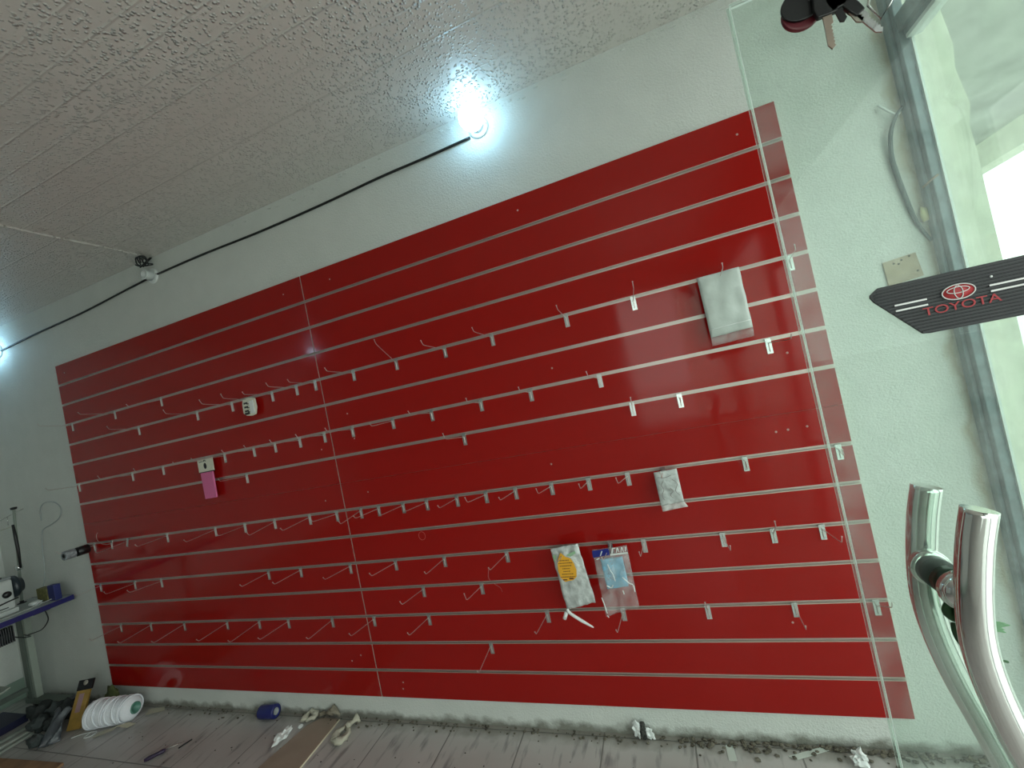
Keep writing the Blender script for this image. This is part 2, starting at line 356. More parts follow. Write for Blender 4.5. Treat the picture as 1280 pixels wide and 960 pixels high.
# wall opposite the slatwall with a street window in it
bm = new_bm()
box(bm, XL, 3.9, YB-0.15, YB, 0, CEIL); box(bm, 3.9, 5.2, YB-0.15, YB, 0, 0.8); box(bm, 3.9, 5.2, YB-0.15, YB, 2.7, CEIL); box(bm, 5.2, 5.33, YB-0.15, YB, 0, CEIL)
struct('wall_front', bm, M_GREYWALL)
bm = new_bm(); box(bm, 3.9, 5.2, YB-0.08, YB-0.074, 0.8, 2.7); struct('window_3', bm, M_PANE)
# lime-washed reveal of the outside wall, past the frame
bm = new_bm()
prism(bm, [(5.313, 0.0), (5.432, 0.0), (5.432, 2.02), (5.434, 2.16), (5.430, 2.26), (5.445, 2.33), (5.436, 2.40), (5.428, 2.47), (5.438, 2.55), (5.43, 2.64), (5.42, 2.74), (5.43, 2.9), (5.42, 3.06), (5.313, 3.06)], xz, WY-0.012, WY-0.0005)
struct('wall_outside', bm, M_LIMEW)
bm = new_bm(); box(bm, 5.45, 8.0, 0.3, 10, 3.25, 3.45); struct('ceiling_outside', bm, M_CONC)
bm = new_bm(); box(bm, 7.9, 8.1, 0.3, 10, 3.0, 3.2499); struct('trim_1', bm, M_LIMEW)
bm = new_bm(); box(bm, -25, 40, -30, 40, -0.32, -0.121); struct('floor_outside', bm, M_PAVE)

# ------------------------------------------------------------ shopfront: fixed light beside the wall
win = empty('window_1', (5.30, -0.6, 0), kind='structure')
wi = Matrix.Translation((-5.30, 0.6, 0))
def wlink(name, bm, m, par=None, **k):
    bmesh.ops.transform(bm, matrix=wi, verts=bm.verts); return link(name, bm, m, par or win, **k)
bm = new_bm()
box(bm, 5.275, 5.306, -0.035, WY-0.001, 0, CEIL-.001); box(bm, 5.262, 5.2749, -0.015, WY-0.001, 0, CEIL-.001)
fr = wlink('frame_post', bm, M_FRAME, bevel=0.003)
bm = new_bm(); box(bm, 5.304, 5.312, -0.043, -0.0355, 0.0, 2.62); wlink('glazing_bead', bm, M_FRAME_L)
bm = new_bm(); box(bm, 5.275, 5.33, -1.12, -0.0352, 2.64, 2.70); box(bm, 5.29, 5.335, -1.12, -0.0352, 2.62, 2.64); wlink('transom', bm, M_FRAME, bevel=0.003)
bm = new_bm(); box(bm, 5.29, 5.334, -1.12, -0.0435, 2.606, 2.6195); wlink('glazing_bead', bm, M_FRAME_L)
bm = new_bm(); box(bm, 5.275, 5.33, -1.18, -1.1205, 0, CEIL-.001); wlink('frame_post', bm, M_FRAME, bevel=0.003)
bm = new_bm(); box(bm, 5.3065, 5.3115, -1.12, -0.0435, 0.02, 2.605); wlink('glass_pane', bm, M_PANE)
bm = new_bm(); box(bm, 5.306, 5.312, -1.12, -0.036, 2.70, CEIL-.001); wlink('glass_pane', bm, M_PANE)
# fixed light on the far side of the doorway
win2 = empty('window_2', (5.30, -3.3, 0), kind='structure'); wi = Matrix.Translation((-5.30, 3.3, 0))
bm = new_bm(); box(bm, 5.275, 5.33, -2.16, -2.10, 0, 2.2145); wlink('frame_post', bm, M_FRAME, win2)
bm = new_bm(); box(bm, 5.275, 5.33, -2.10, -1.18, 2.215, 2.275); wlink('door_header', bm, M_FRAME, win2)
bm = new_bm(); box(bm, 5.275, 5.33, YB, -2.16, 2.64, 2.70); wlink('transom', bm, M_FRAME, win2)
bm = new_bm(); box(bm, 5.306, 5.312, YB, -2.16, 0.02, 2.64); wlink('glass_pane', bm, M_PANE, win2)

bm = new_bm(); box(bm, 5.28, 5.42, YB, -2.161, 2.7005, CEIL-.001); box(bm, 5.28, 5.42, -2.16, -1.181, 2.2755, CEIL-.001); struct('wall_added_lintel', bm, M_WALL)  # unseen lintel, added to keep bright sky out of the door glass reflection

# ------------------------------------------------------------ glass door standing open into the room
door = empty('door_1', (5.27, -1.165, 0.0), kind='structure'); DI = Matrix.Translation((-5.27, 1.165, 0))
def dlink(name, bm, m, par=None, **k):
    bmesh.ops.transform(bm, matrix=DI, verts=bm.verts); return link(name, bm, m, par or door, **k)
bm = new_bm()
gt = 0.006
vs = box(bm, 4.45, 5.262, -1.165-gt, -1.165+gt, 0.012, 2.200)
bmesh.ops.recalc_face_normals(bm, faces=bm.faces)
bmesh.ops.bevel(bm, geom=[e for e in bm.edges], offset=0.0052, segments=4, affect='EDGES')
for f in bm.faces:
    c = f.calc_center_median()
    f.smooth = abs(f.normal.y) < 0.99
    if abs(f.normal.y) < 0.99: f.material_index = 1
dlink('glass_leaf', bm, [M_GLASS, M_GEDGE])
for z in (0.35, 1.85):
    bm = new_bm(); box(bm, 5.20, 5.274, -1.185, -1.145, z-0.04, z+0.04); dlink('hinge', bm, M_CHROME, bevel=0.003)
hx = [(4.589, 1.381), (4.577, 1.34), (4.566, 1.29), (4.5595, 1.25), (4.556, 1.215), (4.556, 1.18), (4.560, 1.14), (4.567, 1.10), (4.576, 1.06), (4.587, 1.02), (4.600, 0.972), (4.613, 0.92), (4.625, 0.87), (4.635, 0.82), (4.642, 0.77), (4.644, 0.72)]
for y, nmv, lab in ((-1.222, 'pull_handle', 'curved steel tube handle on the near face of the glass'), (-1.108, 'pull_handle', 'curved steel tube handle on the far face of the glass')):
    bm = new_bm(); tube(bm, bez([(x, y, z) for x, z in hx], 4), 0.019, 32, mi=0)
    h = dlink(nmv, bm, M_CHROME); h['label'] = lab
    for zz, xx in ((1.262, 4.561), (0.80, 4.638)):
        s = 1 if y > -1.165 else -1
        bm = new_bm(); lathe(bm, [(0, 0.022), (0.0225, 0.022), (0.0265, 0.024), (0.0275, 0.027), (0.0262, 0.0290), (0.0275, 0.031), (0.0270, 0.034), (0.0245, 0.036), (0.0250, 0.038), (0.021, 0.043), (0.016, 0.048), (0.0, 0.048)], 24, axis_M((xx, -1.165+s*gt, zz), (0, s, 0)))
        bmesh.ops.transform(bm, matrix=DI, verts=bm.verts); o = link('standoff', bm, M_CHROME, h)
        bm = new_bm(); lathe(bm, [(0, 0.0006), (0.0225, 0.0006), (0.0225, 0.0215), (0, 0.0215)], 24, DI @ axis_M((xx, -1.165+s*gt, zz), (0, s, 0))); link('green_reflection_disc', bm, mat('green_reflection_tint', (0.01, 0.035, 0.02), 0.3), h)  # dark green stands in for glass and leaves reflected in the standoff
bm = None

# ------------------------------------------------------------ slatwall: four panels side by side, two high
PT = 2.58; PITCH = 0.1525
def slat_panel(x0, x1, ztop, label):
    p = empty('slatwall', (x0, 0, ztop-8*PITCH), label, 'slatwall', 'red slatwall panels on the wall')
    W = x1-x0; H = 8*PITCH
    prof = [(WY-0.0005, 0.0005), (0, 0.0005)]
    for k in range(1, 8):
        z = k*PITCH
        prof += [(0, z-0.0073), (0.012, z-0.0073), (0.012, z+0.0073), (0, z+0.0073)]
    prof += [(0, H-0.0005), (WY-0.0005, H-0.0005)]
    bm = new_bm(); prism(bm, prof, yz, 0.0015, W-0.0015)
    bmesh.ops.recalc_face_normals(bm, faces=bm.faces)
    for f in bm.faces:
        if abs(f.normal.x) > 0.9 or (abs(f.normal.z) > .9 and (f.calc_center_median().z > H-.01 or f.calc_center_median().z < .01)): f.material_index = 1
    link('board', bm, [M_RED, M_EDGE], p)
    for k in range(1, 8):
        z = k*PITCH; t = 0.0009; bm = new_bm()
        for s in (1, -1):
            # lip on the face and the leg of the insert running into the groove
            prism(bm, [(-0.0010, z+s*0.0046), (-0.0010, z+s*0.0078), (-0.0001, z+s*0.0078), (-0.0001, z+s*0.0072), (0.0115, z+s*0.0072), (0.0115, z+s*0.0062), (0.0008, z+s*0.0062), (0.0008, z+s*0.0046)], yz, 0.0, W)
        box(bm, 0, W, 0.0105, 0.0116, z-0.0061, z+0.0061)
        link('groove_insert', bm, M_ALU, p)
    return p
XM = 2.4375; XE = 4.88
pan = {('t', 'l'): slat_panel(0, XM-0.001, PT, 'upper left glossy red slatwall panel, lit bulb mirrored near its right edge'),
       ('t', 'r'): slat_panel(XM+0.001, XE, PT, 'upper right glossy red slatwall panel holding the plain white bag'),
       ('b', 'l'): slat_panel(0, XM-0.001, PT-8*PITCH, 'lower left glossy red slatwall panel above the thread cone'),
       ('b', 'r'): slat_panel(XM+0.001, XE, PT-8*PITCH, 'lower right glossy red slatwall panel with two clear product bags')}
M_SCREW = mat('dull_screw_head', (0.55, 0.40, 0.36), 0.4, 0.6)
screws = [(4.731, 2.503), (3.779, 2.513), (2.64, 2.504), (2.295, 2.511), (0.10, 2.51), (4.734, 1.597), (4.635, 1.292), (4.678, 1.294), (4.745, 1.296), (3.784, 1.742), (2.614, 1.291), (2.309, 1.276), (3.684, 1.296), (2.579, 1.743), (2.594, 1.598), (2.597, 0.225), (2.589, 0.189), (2.275, 0.342), (2.345, 0.375), (4.544, 0.517), (2.353, 1.572)]
sm = new_bm(); lathe(sm, [(0, -0.0016), (0.003, -0.0014), (0.0046, -0.0002), (0.0046, 0.0004), (0, 0.0004)], 12, Matrix.Rotation(-PI/2, 4, 'X'))
sm_me = None
for x, z in screws:
    par = pan[('t' if z > 1.36 else 'b', 'l' if x < XM else 'r')]
    if sm_me is None:
        s0 = link('screw', sm, M_SCREW, par); sm_me = s0.data; s = s0
    else:
        s = bpy.data.objects.new('screw', sm_me); COL.objects.link(s); s.parent = par
    s.location = (x-par.location.x, 0, z-par.location.z)
# ring left by a peeled-off sticker
bm = new_bm(); ring = [(2.902+0.02*math.cos(a*PI/10), -0.0004, 1.018+0.022*math.sin(a*PI/10)) for a in range(20)]
tube(bm, ring, 0.0012, 5, closed=True); o = link('glue_ring', bm, mat('old_glue', (0.62, 0.12, 0.10), 0.7), pan[('b', 'r')]); o.location = -Vector(pan[('b', 'r')].location)

# ------------------------------------------------------------ slatwall hooks
HOOKS = {
 3: [(0.087, 0.2, 0.032, 0.017), (0.599, 0.2, -0.005, 0.013), (1.099, 0.2, -0.005, -0.027)],
 4: [(0.822, 0.2, 0.044, 0.023), (1.412, 0.2, 0.007, 0.029), (1.73, 0.2, 0.006, 0.03), (1.889, 0.2, 0.025, 0.03), (2.068, 0.2, 0.011, 0.009), (2.26, 0.2, 0.0, 0.023), (2.401, 0.2, 0.011, 0.01), (2.675, 0.2, -0.009, 0.018), (2.958, 0.2, 0.033, 0.089), (3.255, 0.2, -0.013, 0.024), (3.521, 0.2, -0.012, 0.019), (3.899, 0.2, 0.004, 0.016), (4.205, 0.2, 0.014, 0.028), (4.556, 0.2, -0.015, 0.006), (4.812, 0.2, -0.036, 0.002)],
 6: [(0.038, 0.2, 0.04, 0.02), (0.666, 0.2, 0.013, 0.026), (0.992, 0.2, 0.058, 0.023), (1.417, 0.2, 0.001, 0.011), (1.585, 0.2, -0.005, 0.011), (1.839, 0.2, 0.0, 0.02), (2.014, 0.2, 0.0, 0.02), (2.209, 0.2, 0.0, 0.02), (2.394, 0.2, 0.0, 0.02), (2.594, 0.2, 0.0, 0.02), (2.865, 0.2, 0.005, -0.002), (3.107, 0.2, -0.008, 0.017), (3.392, 0.2, 0.018, 0.019), (3.657, 0.2, 0.009, 0.019), (3.991, 0.2, -0.024, 0.023), (4.677, 0.2, 0.03, 0.0)],
 7: [(1.739, 0.2, 0.03, 0.014), (3.264, 0.2, -0.006, 0.034), (4.105, 0.2, 0.013, 0.037), (4.306, 0.2, -0.007, -0.001)],
 9: [(0.09, 0.2, -0.015, 0.021), (0.296, 0.09, 0.026, 0.076), (0.487, 0.2, 0.03, 0.0), (0.909, 0.2, 0.022, 0.003), (1.379, 0.2, 0.01, -0.005), (1.644, 0.2, 0.03, 0.007), (1.895, 0.2, 0.019, -0.01), (2.172, 0.2, -0.007, -0.006), (2.373, 0.2, 0.008, 0.032), (2.543, 0.2, 0.023, -0.008), (2.664, 0.2, -0.0, 0.011), (2.824, 0.2, -0.003, 0.011), (2.972, 0.2, -0.004, 0.015), (3.153, 0.2, 0.003, 0.01), (3.318, 0.2, -0.014, 0.031), (3.478, 0.2, -0.008, 0.012), (3.663, 0.2, -0.013, 0.029), (3.843, 0.2, -0.004, 0.026), (4.022, 0.2, -0.027, 0.031), (4.175, 0.2, -0.006, 0.032), (4.501, 0.2, -0.027, 0.027), (4.831, 0.2, -0.052, 0.028)],
 11: [(0.076, 0.152, 0.005, -0.001), (0.476, 0.2, 0.049, 0.021), (0.764, 0.2, 0.005, 0.021), (1.766, 0.2, 0.016, 0.007), (2.026, 0.2, 0.008, 0.008), (2.395, 0.2, -0.002, 0.015), (2.704, 0.2, -0.012, 0.02), (3.009, 0.2, 0.003, 0.008), (3.365, 0.2, -0.015, 0.007), (3.671, 0.2, 0.0, 0.02), (3.88, 0.2, -0.01, 0.017), (4.03, 0.2, -0.006, 0.029), (4.355, 0.2, 0.005, 0.027), (4.545, 0.2, -0.02, 0.105), (4.717, 0.2, 0.003, 0.031)],
 12: [(2.846, 0.2, -0.006, 0.023), (3.192, 0.2, 0.008, 0.047)],
 13: [(0.231, 0.2, 0.043, 0.011), (0.568, 0.2, 0.006, -0.008), (0.916, 0.2, 0.001, -0.008), (1.326, 0.2, 0.01, -0.0), (1.609, 0.2, -0.007, -0.008), (1.852, 0.2, -0.008, 0.005), (2.191, 0.2, 0.009, 0.004), (2.488, 0.2, 0.003, 0.022), (2.846, 0.2, 0.002, 0.021), (3.511, 0.2, -0.002, 0.016), (3.875, 0.2, -0.009, 0.019), (4.235, 0.2, -0.006, 0.121), (4.563, 0.2, -0.014, 0.023), (4.838, 0.2, -0.017, 0.097)],
 14: [(3.178, 0.2, 0.009, -0.01)],
}
ORD = {3: 'third', 4: 'fourth', 6: 'sixth', 7: 'seventh', 9: 'eighth', 11: 'tenth', 12: 'eleventh', 13: 'twelfth', 14: 'thirteenth'}
CNT = ['leftmost', 'second', 'third', 'fourth', 'fifth', 'sixth', 'seventh', 'eighth', 'ninth', 'tenth', 'eleventh', 'twelfth', 'thirteenth', 'fourteenth', 'fifteenth', 'sixteenth', 'seventeenth', 'eighteenth', 'nineteenth', 'twentieth', 'twenty-first', 'twenty-second', 'twenty-third']
SPECIAL = {(4, 3): 'steel prong hook holding the small cream tag in the fourth groove', (4, 12): 'steel prong hook through the plain white bag in the fourth groove',
           (6, 3): 'steel prong hook holding the pink card in the sixth groove', (9, 0): 'steel prong hook carrying the grey and black tape rolls',
           (9, 2): 'steel prong hook hanging crooked in the eighth groove near the tape rolls', (9, 1): 'steel hook with short curled-up prong beside the tape rolls',
           (9, 19): 'steel prong hook holding the small white printed bag', (11, 9): 'steel prong hook holding the bag with the orange label',
           (11, 10): 'steel prong hook holding the clear bag with blue contents', (14, 0): 'single steel prong hook in the lowest groove but one',
           (4, 8): 'steel hook with prong bent steeply up in the fourth groove', (11, 13): 'steel hook with prong bent up in the tenth groove, second from the right',
           (4, 13): 'steel prong hook in the fourth groove seen through the glass door', (9, 21): 'steel prong hook in the eighth groove seen through the glass door',
           (13, 13): 'steel prong hook in the twelfth groove seen through the glass door', (12, 0): 'left one of the two steel hooks in the eleventh groove', (12, 1): 'right one of the two steel hooks in the eleventh groove'}
SPECIAL[(14, 0)] = 'single steel prong hook in the thirteenth groove, low down'
# back plate with a lip that sits in the groove; the wire is welded down its face
bm = new_bm()
prism(bm, [(-0.0030, -0.058), (-0.0030, 0.0025), (0.0, 0.0035), (0.007, 0.0035), (0.007, 0.0060), (0.0085, 0.0060), (0.0085, 0.0022), (-0.0005, 0.0015), (-0.0014, 0.0), (-0.0014, -0.058)], yz, -0.0105, 0.0105)
plate0 = link('backplate', bm, M_STEEL, None, bevel=0.0006); plate_me = plate0.data; bpy.data.objects.remove(plate0)
def hook(x, i, Lh, dx, dz, label, tilt=0.0):
    e = empty('slatwall_hook', (x, 0, PT-PITCH*i), label, 'hook', 'steel prong hooks along the slatwall', rot=(0, tilt, 0))
    p = bpy.data.objects.new('backplate', plate_me); COL.objects.link(p); p.parent = e
    zr = -0.014
    if Lh > 0.12:
        tip = Vector((dx, -Lh, dz)); kn = Vector((dx*0.86, -Lh+0.022, min(dz-0.016, zr+0.3*(dz-zr)+0.004)))
        if dz > 0.06: kn = Vector((dx*0.8, -Lh+0.03, dz*0.68))
        pts = [(0, -0.0052, -0.050), (0, -0.0052, zr-0.008), (0, -0.0075, zr-0.002), (dx*0.08, -0.014, zr)] + [kn*0.5+Vector((dx*.04, -0.007, zr*.5)), kn, kn*0.45+tip*0.55+Vector((0, -0.003, -0.003)), tip]
    else:
        pts = [(0, -0.0052, -0.050), (0, -0.0052, zr-0.008), (0, -0.0075, zr-0.002), (0, -0.03, zr), (dx*.4, -0.065, zr+0.02), (dx*.8, -0.088, zr+0.055), (dx, -Lh, dz), (dx-.008, -Lh+.012, dz+.012)]
    b = new_bm(); tube(b, bez(pts, 3), 0.0016, 8); bmesh.ops.create_icosphere(b, subdivisions=1, radius=0.0032, matrix=Matrix.Translation(pts[-1]))
    link('prong', b, M_PRONG, e, smooth=True)
    return e
for i, row in HOOKS.items():
    for k, (x, Lh, dx, dz) in enumerate(row):
        if (i, k) in SPECIAL: lab = SPECIAL[(i, k)]
        elif k == len(row)-1: lab = 'steel prong hook in the %s groove from the top, rightmost one there' % ORD[i]
        elif k == 0: lab = 'steel prong hook in the %s groove from the top, leftmost one there' % ORD[i]
        else: lab = 'steel prong hook in the %s groove from the top, %s from its left end' % (ORD[i], CNT[k])
        hook(x, i, Lh, dx, dz, lab, tilt=(0.38 if (i, k) == (9, 2) else 0.0))

# ------------------------------------------------------------ things hanging on the hooks
def GZ(i): return PT-PITCH*i
M_TAG = mat('cream_card', (0.72, 0.70, 0.58), 0.6); M_INK = mat('black_print', (0.03, 0.03, 0.03), 0.6)
M_PINK = mat('pink_card', (0.75, 0.16, 0.36), 0.5)
# cream tag
t = empty('hanging_tag', (1.905, -0.03, GZ(4)-0.02), 'small cream cardboard tag with black print hanging in the fourth groove', 'tag')
bm = new_bm(); prism(bm, [(-0.05, -0.02), (-0.042, 0.008), (-0.02, 0.018), (0.03, 0.015), (0.053, 0.004), (0.056, -0.05), (0.04, -0.09), (0.01, -0.095), (-0.03, -0.088), (-0.052, -0.07)], xz, -0.006, 0.006)
link('card', bm, M_TAG, t, bevel=0.002)
bm = new_bm()
for zz in (-0.006, -0.030, -0.054): 
    box(bm, -0.036, -0.004, -0.0068, -0.0061, zz-0.012, zz-0.001); box(bm, -0.012, 0.004, -0.0068, -0.0061, zz-0.016, zz-0.011)
box(bm, -0.040, 0.0, -0.0068, -0.0061, -0.083, -0.070)
link('print', bm, M_INK, t)
bm = new_bm(); box(bm, 0.012, 0.046, -0.0115, -0.0062, -0.082, -0.004); link('white_patch', bm, M_WHITE, t, bevel=0.002)
# pink card with white header
t = empty('packaged_card', (1.44, -0.03, GZ(6)), 'pink card pack with white printed header hanging in the sixth groove', 'package')
bm = new_bm(); prism(bm, [(-0.066, -0.088), (0.069, -0.088), (0.071, -0.006), (-0.064, -0.006)], xz, -0.003, 0.003); link('header', bm, M_TAG, t)
bm = new_bm(); prism(bm, [(-0.052, -0.262), (0.052, -0.262), (0.056, -0.094), (-0.053, -0.094)], xz, -0.005, 0.005); link('pouch', bm, M_PINK, t, bevel=0.002)
bm = new_bm(); box(bm, -0.064, 0.070, -0.004, 0.004, -0.0936, -0.0886); link('staple_strip', bm, M_BLACK, t)
bm = new_bm(); lathe(bm, [(0.0, 0.0), (0.013, 0.0), (0.013, 0.0008), (0, 0.0008)], 14, Matrix.Translation((0.0, -0.0031, -0.052)) @ Matrix.Rotation(PI/2, 4, 'X') @ Matrix.Diagonal((1, 1.5, 1, 1)))
prism(bm, [(-0.014, -0.022), (0.0, -0.012), (0.016, -0.022), (0.008, -0.024), (0.0, -0.019), (-0.008, -0.024)], xz, -0.0042, -0.0031)
prism(bm, [(-0.05, -0.022), (-0.018, -0.020), (-0.018, -0.024), (-0.05, -0.026)], xz, -0.0042, -0.0031)
link('print', bm, M_INK, t)
# tape rolls on the leftmost hook of the eighth groove
def roll(nm_, xc, yc, zc, r, hw, m, core, lab, stripes=None, ribs=False):
    t = empty(nm_, (xc, yc, zc), lab, 'tape roll')
    bm = new_bm(); A = Matrix.Rotation(PI/2, 4, 'X')
    prof = [(0.016, -hw), (r-0.002, -hw), (r, -hw+0.002)]
    if ribs:
        n = 6
        for k in range(n): prof += [(r, -hw+0.003+k*2*(hw-.003)/n), (r-0.0015, -hw+0.003+(k+.5)*2*(hw-.003)/n)]
    prof += [(r, hw-0.002), (r-0.002, hw), (0.016, hw), (0.016, -hw)]
    lathe(bm, prof, 32, A); link('tape', bm, m, t)
    bm = new_bm(); lathe(bm, [(0.0105, -hw-0.001), (0.0158, -hw-0.001), (0.0158, hw+0.001), (0.0105, hw+0.001), (0.0105, -hw-0.001)], 24, A); link('core', bm, core, t)
    return t
zr9 = GZ(9)-0.014
roll('tape_roll', 0.078, -0.142, zr9-0.0085, 0.033, 0.030, mat('grey_tape', (0.28, 0.31, 0.33), 0.4, var=0.5, vscale=60), M_BLACK, 'grey banded tape roll on the hook at the far left edge', ribs=True)
roll('tape_roll', 0.084, -0.070, zr9-0.0085, 0.033, 0.034, M_BLACK, M_BLACK, 'black tape roll behind the grey one at the far left edge')

def wave(seed, a, u, v, f=3.0):
    from mathutils import noise
    return a*noise.noise(Vector((u*f+seed, v*f*1.7, seed*1.3)))
def sheet(name, c, par, m, th, seed, a=0.006, belly=0.0, nu=14, nv=22, inv=None, f=3.0, off=0.0):
    bm = new_bm()
    for s in (1, -1):
        quadgrid(bm, c, nu, nv, lambda u, v: (0, off - s*(th/2 + belly*math.sin(PI*u)**0.6*math.sin(PI*min(1, max(0, v)))**0.6 if 0 < u < 1 and 0 < v < 1 else th/2) + wave(seed, a, u, v, f)*(1 if True else 0), 0))
    bmesh.ops.remove_doubles(bm, verts=bm.verts, dist=0.0)
    # close the rim
    be = [e for e in bm.edges if e.is_boundary]
    bmesh.ops.bridge_loops(bm, edges=be)
    if inv is not None: bmesh.ops.transform(bm, matrix=inv, verts=bm.verts)
    return link(name, bm, m, par, smooth=True)
M_BAG = mat('white_poly_film', (0.55, 0.59, 0.56), 0.3, bump=0.5, bscale=30)
M_BAG2 = mat('crinkled_milky_film', (0.56, 0.58, 0.57), 0.22, bump=1.0, bscale=55, var=0.25, vscale=30)
M_FILM = glassy('clear_film', (0.94, 0.94, 0.94), 0.10, (0.9, 0.9, 0.9), scratch=0.25, rough=0.12)
M_FILM2 = glassy('milky_film', (0.94, 0.94, 0.94), 0.34, (0.85, 0.87, 0.86), scratch=0.5, rough=0.15)
# plain white bag
t = empty('poly_bag', (4.55, -0.04, GZ(4)), 'plain white plastic bag hanging from the fourth groove beside the glass door', 'bag'); I = Matrix.Translation(-Vector(t.location))
y = -0.04
sheet('bag_front', [(4.468, y, 1.972), (4.626, y, 1.974), (4.628, y, 1.726), (4.471, y, 1.719)], t, M_BAG, 0.002, 3.1, 0.007, 0.006, inv=I)
sheet('bottom_flap', [(4.471, y, 1.7185), (4.628, y, 1.7255), (4.626, y, 1.690), (4.470, y, 1.684)], t, M_FILM, 0.001, 3.9, 0.003, inv=I, nv=4)
bm = new_bm(); quadgrid(bm, [(4.473, y-.0115, 1.752), (4.624, y-.0115, 1.758), (4.624, y-.0115, 1.755), (4.473, y-.0115, 1.749)], 8, 1, lambda u, v: (0, 0.004-0.006*math.sin(PI*u), 0)); bmesh.ops.transform(bm, matrix=I, verts=bm.verts)
o = link('seam', bm, M_WHITE, t); so = o.modifiers.new('s', 'SOLIDIFY'); so.thickness = 0.001
# small printed bag
t = empty('product_bag', (4.185, -0.05, GZ(9)), 'small white printed plastic bag hanging below the eighth groove', 'bag'); I = Matrix.Translation(-Vector(t.location)); y = -0.05
sheet('bag_front', [(4.137, y, 1.205), (4.232, y, 1.210), (4.234, y, 1.068), (4.139, y, 1.060)], t, M_BAG2, 0.002, 8.2, 0.006, 0.008, inv=I)
sheet('bottom_flap', [(4.139, y, 1.0595), (4.234, y, 1.0675), (4.246, y, 1.045), (4.140, y, 1.034)], t, M_FILM2, 0.001, 5.9, 0.002, inv=I, nv=4)
bm = new_bm()
for pts in ([(4.168, 1.165), (4.158, 1.15), (4.164, 1.13), (4.152, 1.105), (4.160, 1.085)], [(4.205, 1.17), (4.222, 1.15), (4.210, 1.12), (4.224, 1.10)], [(4.19, 1.135), (4.20, 1.12), (4.186, 1.105), (4.196, 1.09)], [(4.15, 1.185), (4.17, 1.180), (4.19, 1.183), (4.205, 1.188)]):
    tube(bm, bez([(a, y-0.0125, b) for a, b in pts], 4), 0.0011, 5)
bmesh.ops.transform(bm, matrix=I, verts=bm.verts); link('print', bm, mat('grey_print', (0.22, 0.18, 0.18), 0.6), t)
# milky bag with orange label
t = empty('product_bag', (3.69, -0.08, GZ(11)), 'crumpled milky plastic bag with orange printed label hanging from the tenth groove', 'bag'); I = Matrix.Translation(-Vector(t.location)); y = -0.08
sheet('bag_front', [(3.619, y, 0.924), (3.750, y, 0.940), (3.778, y, 0.674), (3.638, y, 0.640)], t, M_BAG2, 0.002, 12.2, 0.014, 0.009, inv=I, f=5)
M_OR = mat('orange_label', (0.86, 0.42, 0.03), 0.5)
bm = new_bm(); prism(bm, [(3.652, 0.885), (3.668, 0.912), (3.688, 0.892), (3.708, 0.884), (3.720, 0.86), (3.726, 0.83), (3.720, 0.80), (3.702, 0.786), (3.662, 0.780), (3.646, 0.80), (3.641, 0.83), (3.645, 0.86)], xz, y-0.0215, y-0.020)
bmesh.ops.transform(bm, matrix=I, verts=bm.verts); link('orange_label', bm, M_OR, t)
bm = new_bm()
for k in range(7):
    zz = 0.877-k*0.0125; ww = 0.024+0.008*math.sin(k*1.3)
    x = 3.682-ww
    while x < 3.682+ww-0.003:
        l = random.uniform(0.003, 0.009); box(bm, x, x+l, y-0.0223, y-0.0216, zz-0.0018, zz+0.0018); x += l+0.0025
box(bm, 3.655, 3.675, y-0.0223, y-0.0216, 0.787, 0.792); box(bm, 3.685, 3.705, y-0.0223, y-0.0216, 0.790, 0.797)
bmesh.ops.transform(bm, matrix=I, verts=bm.verts); link('print', bm, mat('brown_print', (0.16, 0.06, 0.02), 0.6), t)
bm = new_bm(); prism(bm, [(3.69, 0.898), (3.735, 0.914), (3.738, 0.904), (3.71, 0.890)], xz, y-0.0185, y-0.0165)
bmesh.ops.transform(bm, matrix=I, verts=bm.verts); link('green_print', bm, mat('pale_green_print', (0.30, 0.48, 0.30), 0.6), t)
bm = new_bm(); prism(bm, [(3.628, 0.900), (3.646, 0.903), (3.640, 0.875), (3.630, 0.872)], xz, y-0.0185, y-0.0165)
bmesh.ops.transform(bm, matrix=I, verts=bm.verts); link('green_print', bm, mat('green_print', (0.30, 0.45, 0.28), 0.6), t)
bm = new_bm(); tube(bm, bez([(3.638, y, 0.645), (3.650, y-.004, 0.628), (3.69, y-.006, 0.598), (3.745, y-.004, 0.560)], 5), [0.007]*12+[0.006, 0.005, 0.004, 0.002], 10)
tube(bm, [(3.634, y, 0.632), (3.618, y-.003, 0.602)], 0.009, 10)
bmesh.ops.transform(bm, matrix=I, verts=bm.verts); link('plastic_nozzle', bm, M_WHITE, t, smooth=True)
# clear bag with blue contents
t = empty('product_bag', (3.885, -0.08, GZ(11)), 'clear plastic bag with dark blue header and light blue cloth inside', 'bag'); I = Matrix.Translation(-Vector(t.location)); y = -0.08
sheet('film', [(3.810, y, 0.905), (3.964, y, 0.914), (3.962, y, 0.645), (3.810, y, 0.606)], t, M_FILM, 0.002, 21.2, 0.008, 0.012, inv=I, f=4)
bm = new_bm(); prism(bm, [(3.811, 0.878), (3.886, 0.886), (3.886, 0.914), (3.812, 0.908)], xz, y-0.019, y-0.0175); bmesh.ops.transform(bm, matrix=I, verts=bm.verts); link('blue_header', bm, mat('navy_print', (0.01, 0.02, 0.22), 0.4), t)
bm = new_bm(); prism(bm, [(3.888, 0.882), (3.964, 0.886), (3.964, 0.893), (3.888, 0.889)], xz, y-0.019, y-0.0175)
prism(bm, [(3.894, 0.892), (3.900, 0.892), (3.908, 0.915), (3.902, 0.915)], xz, y-0.0195, y-0.0175); prism(bm, [(3.902, 0.910), (3.917, 0.912), (3.917, 0.916), (3.902, 0.915)], xz, y-0.0202, y-0.0196)
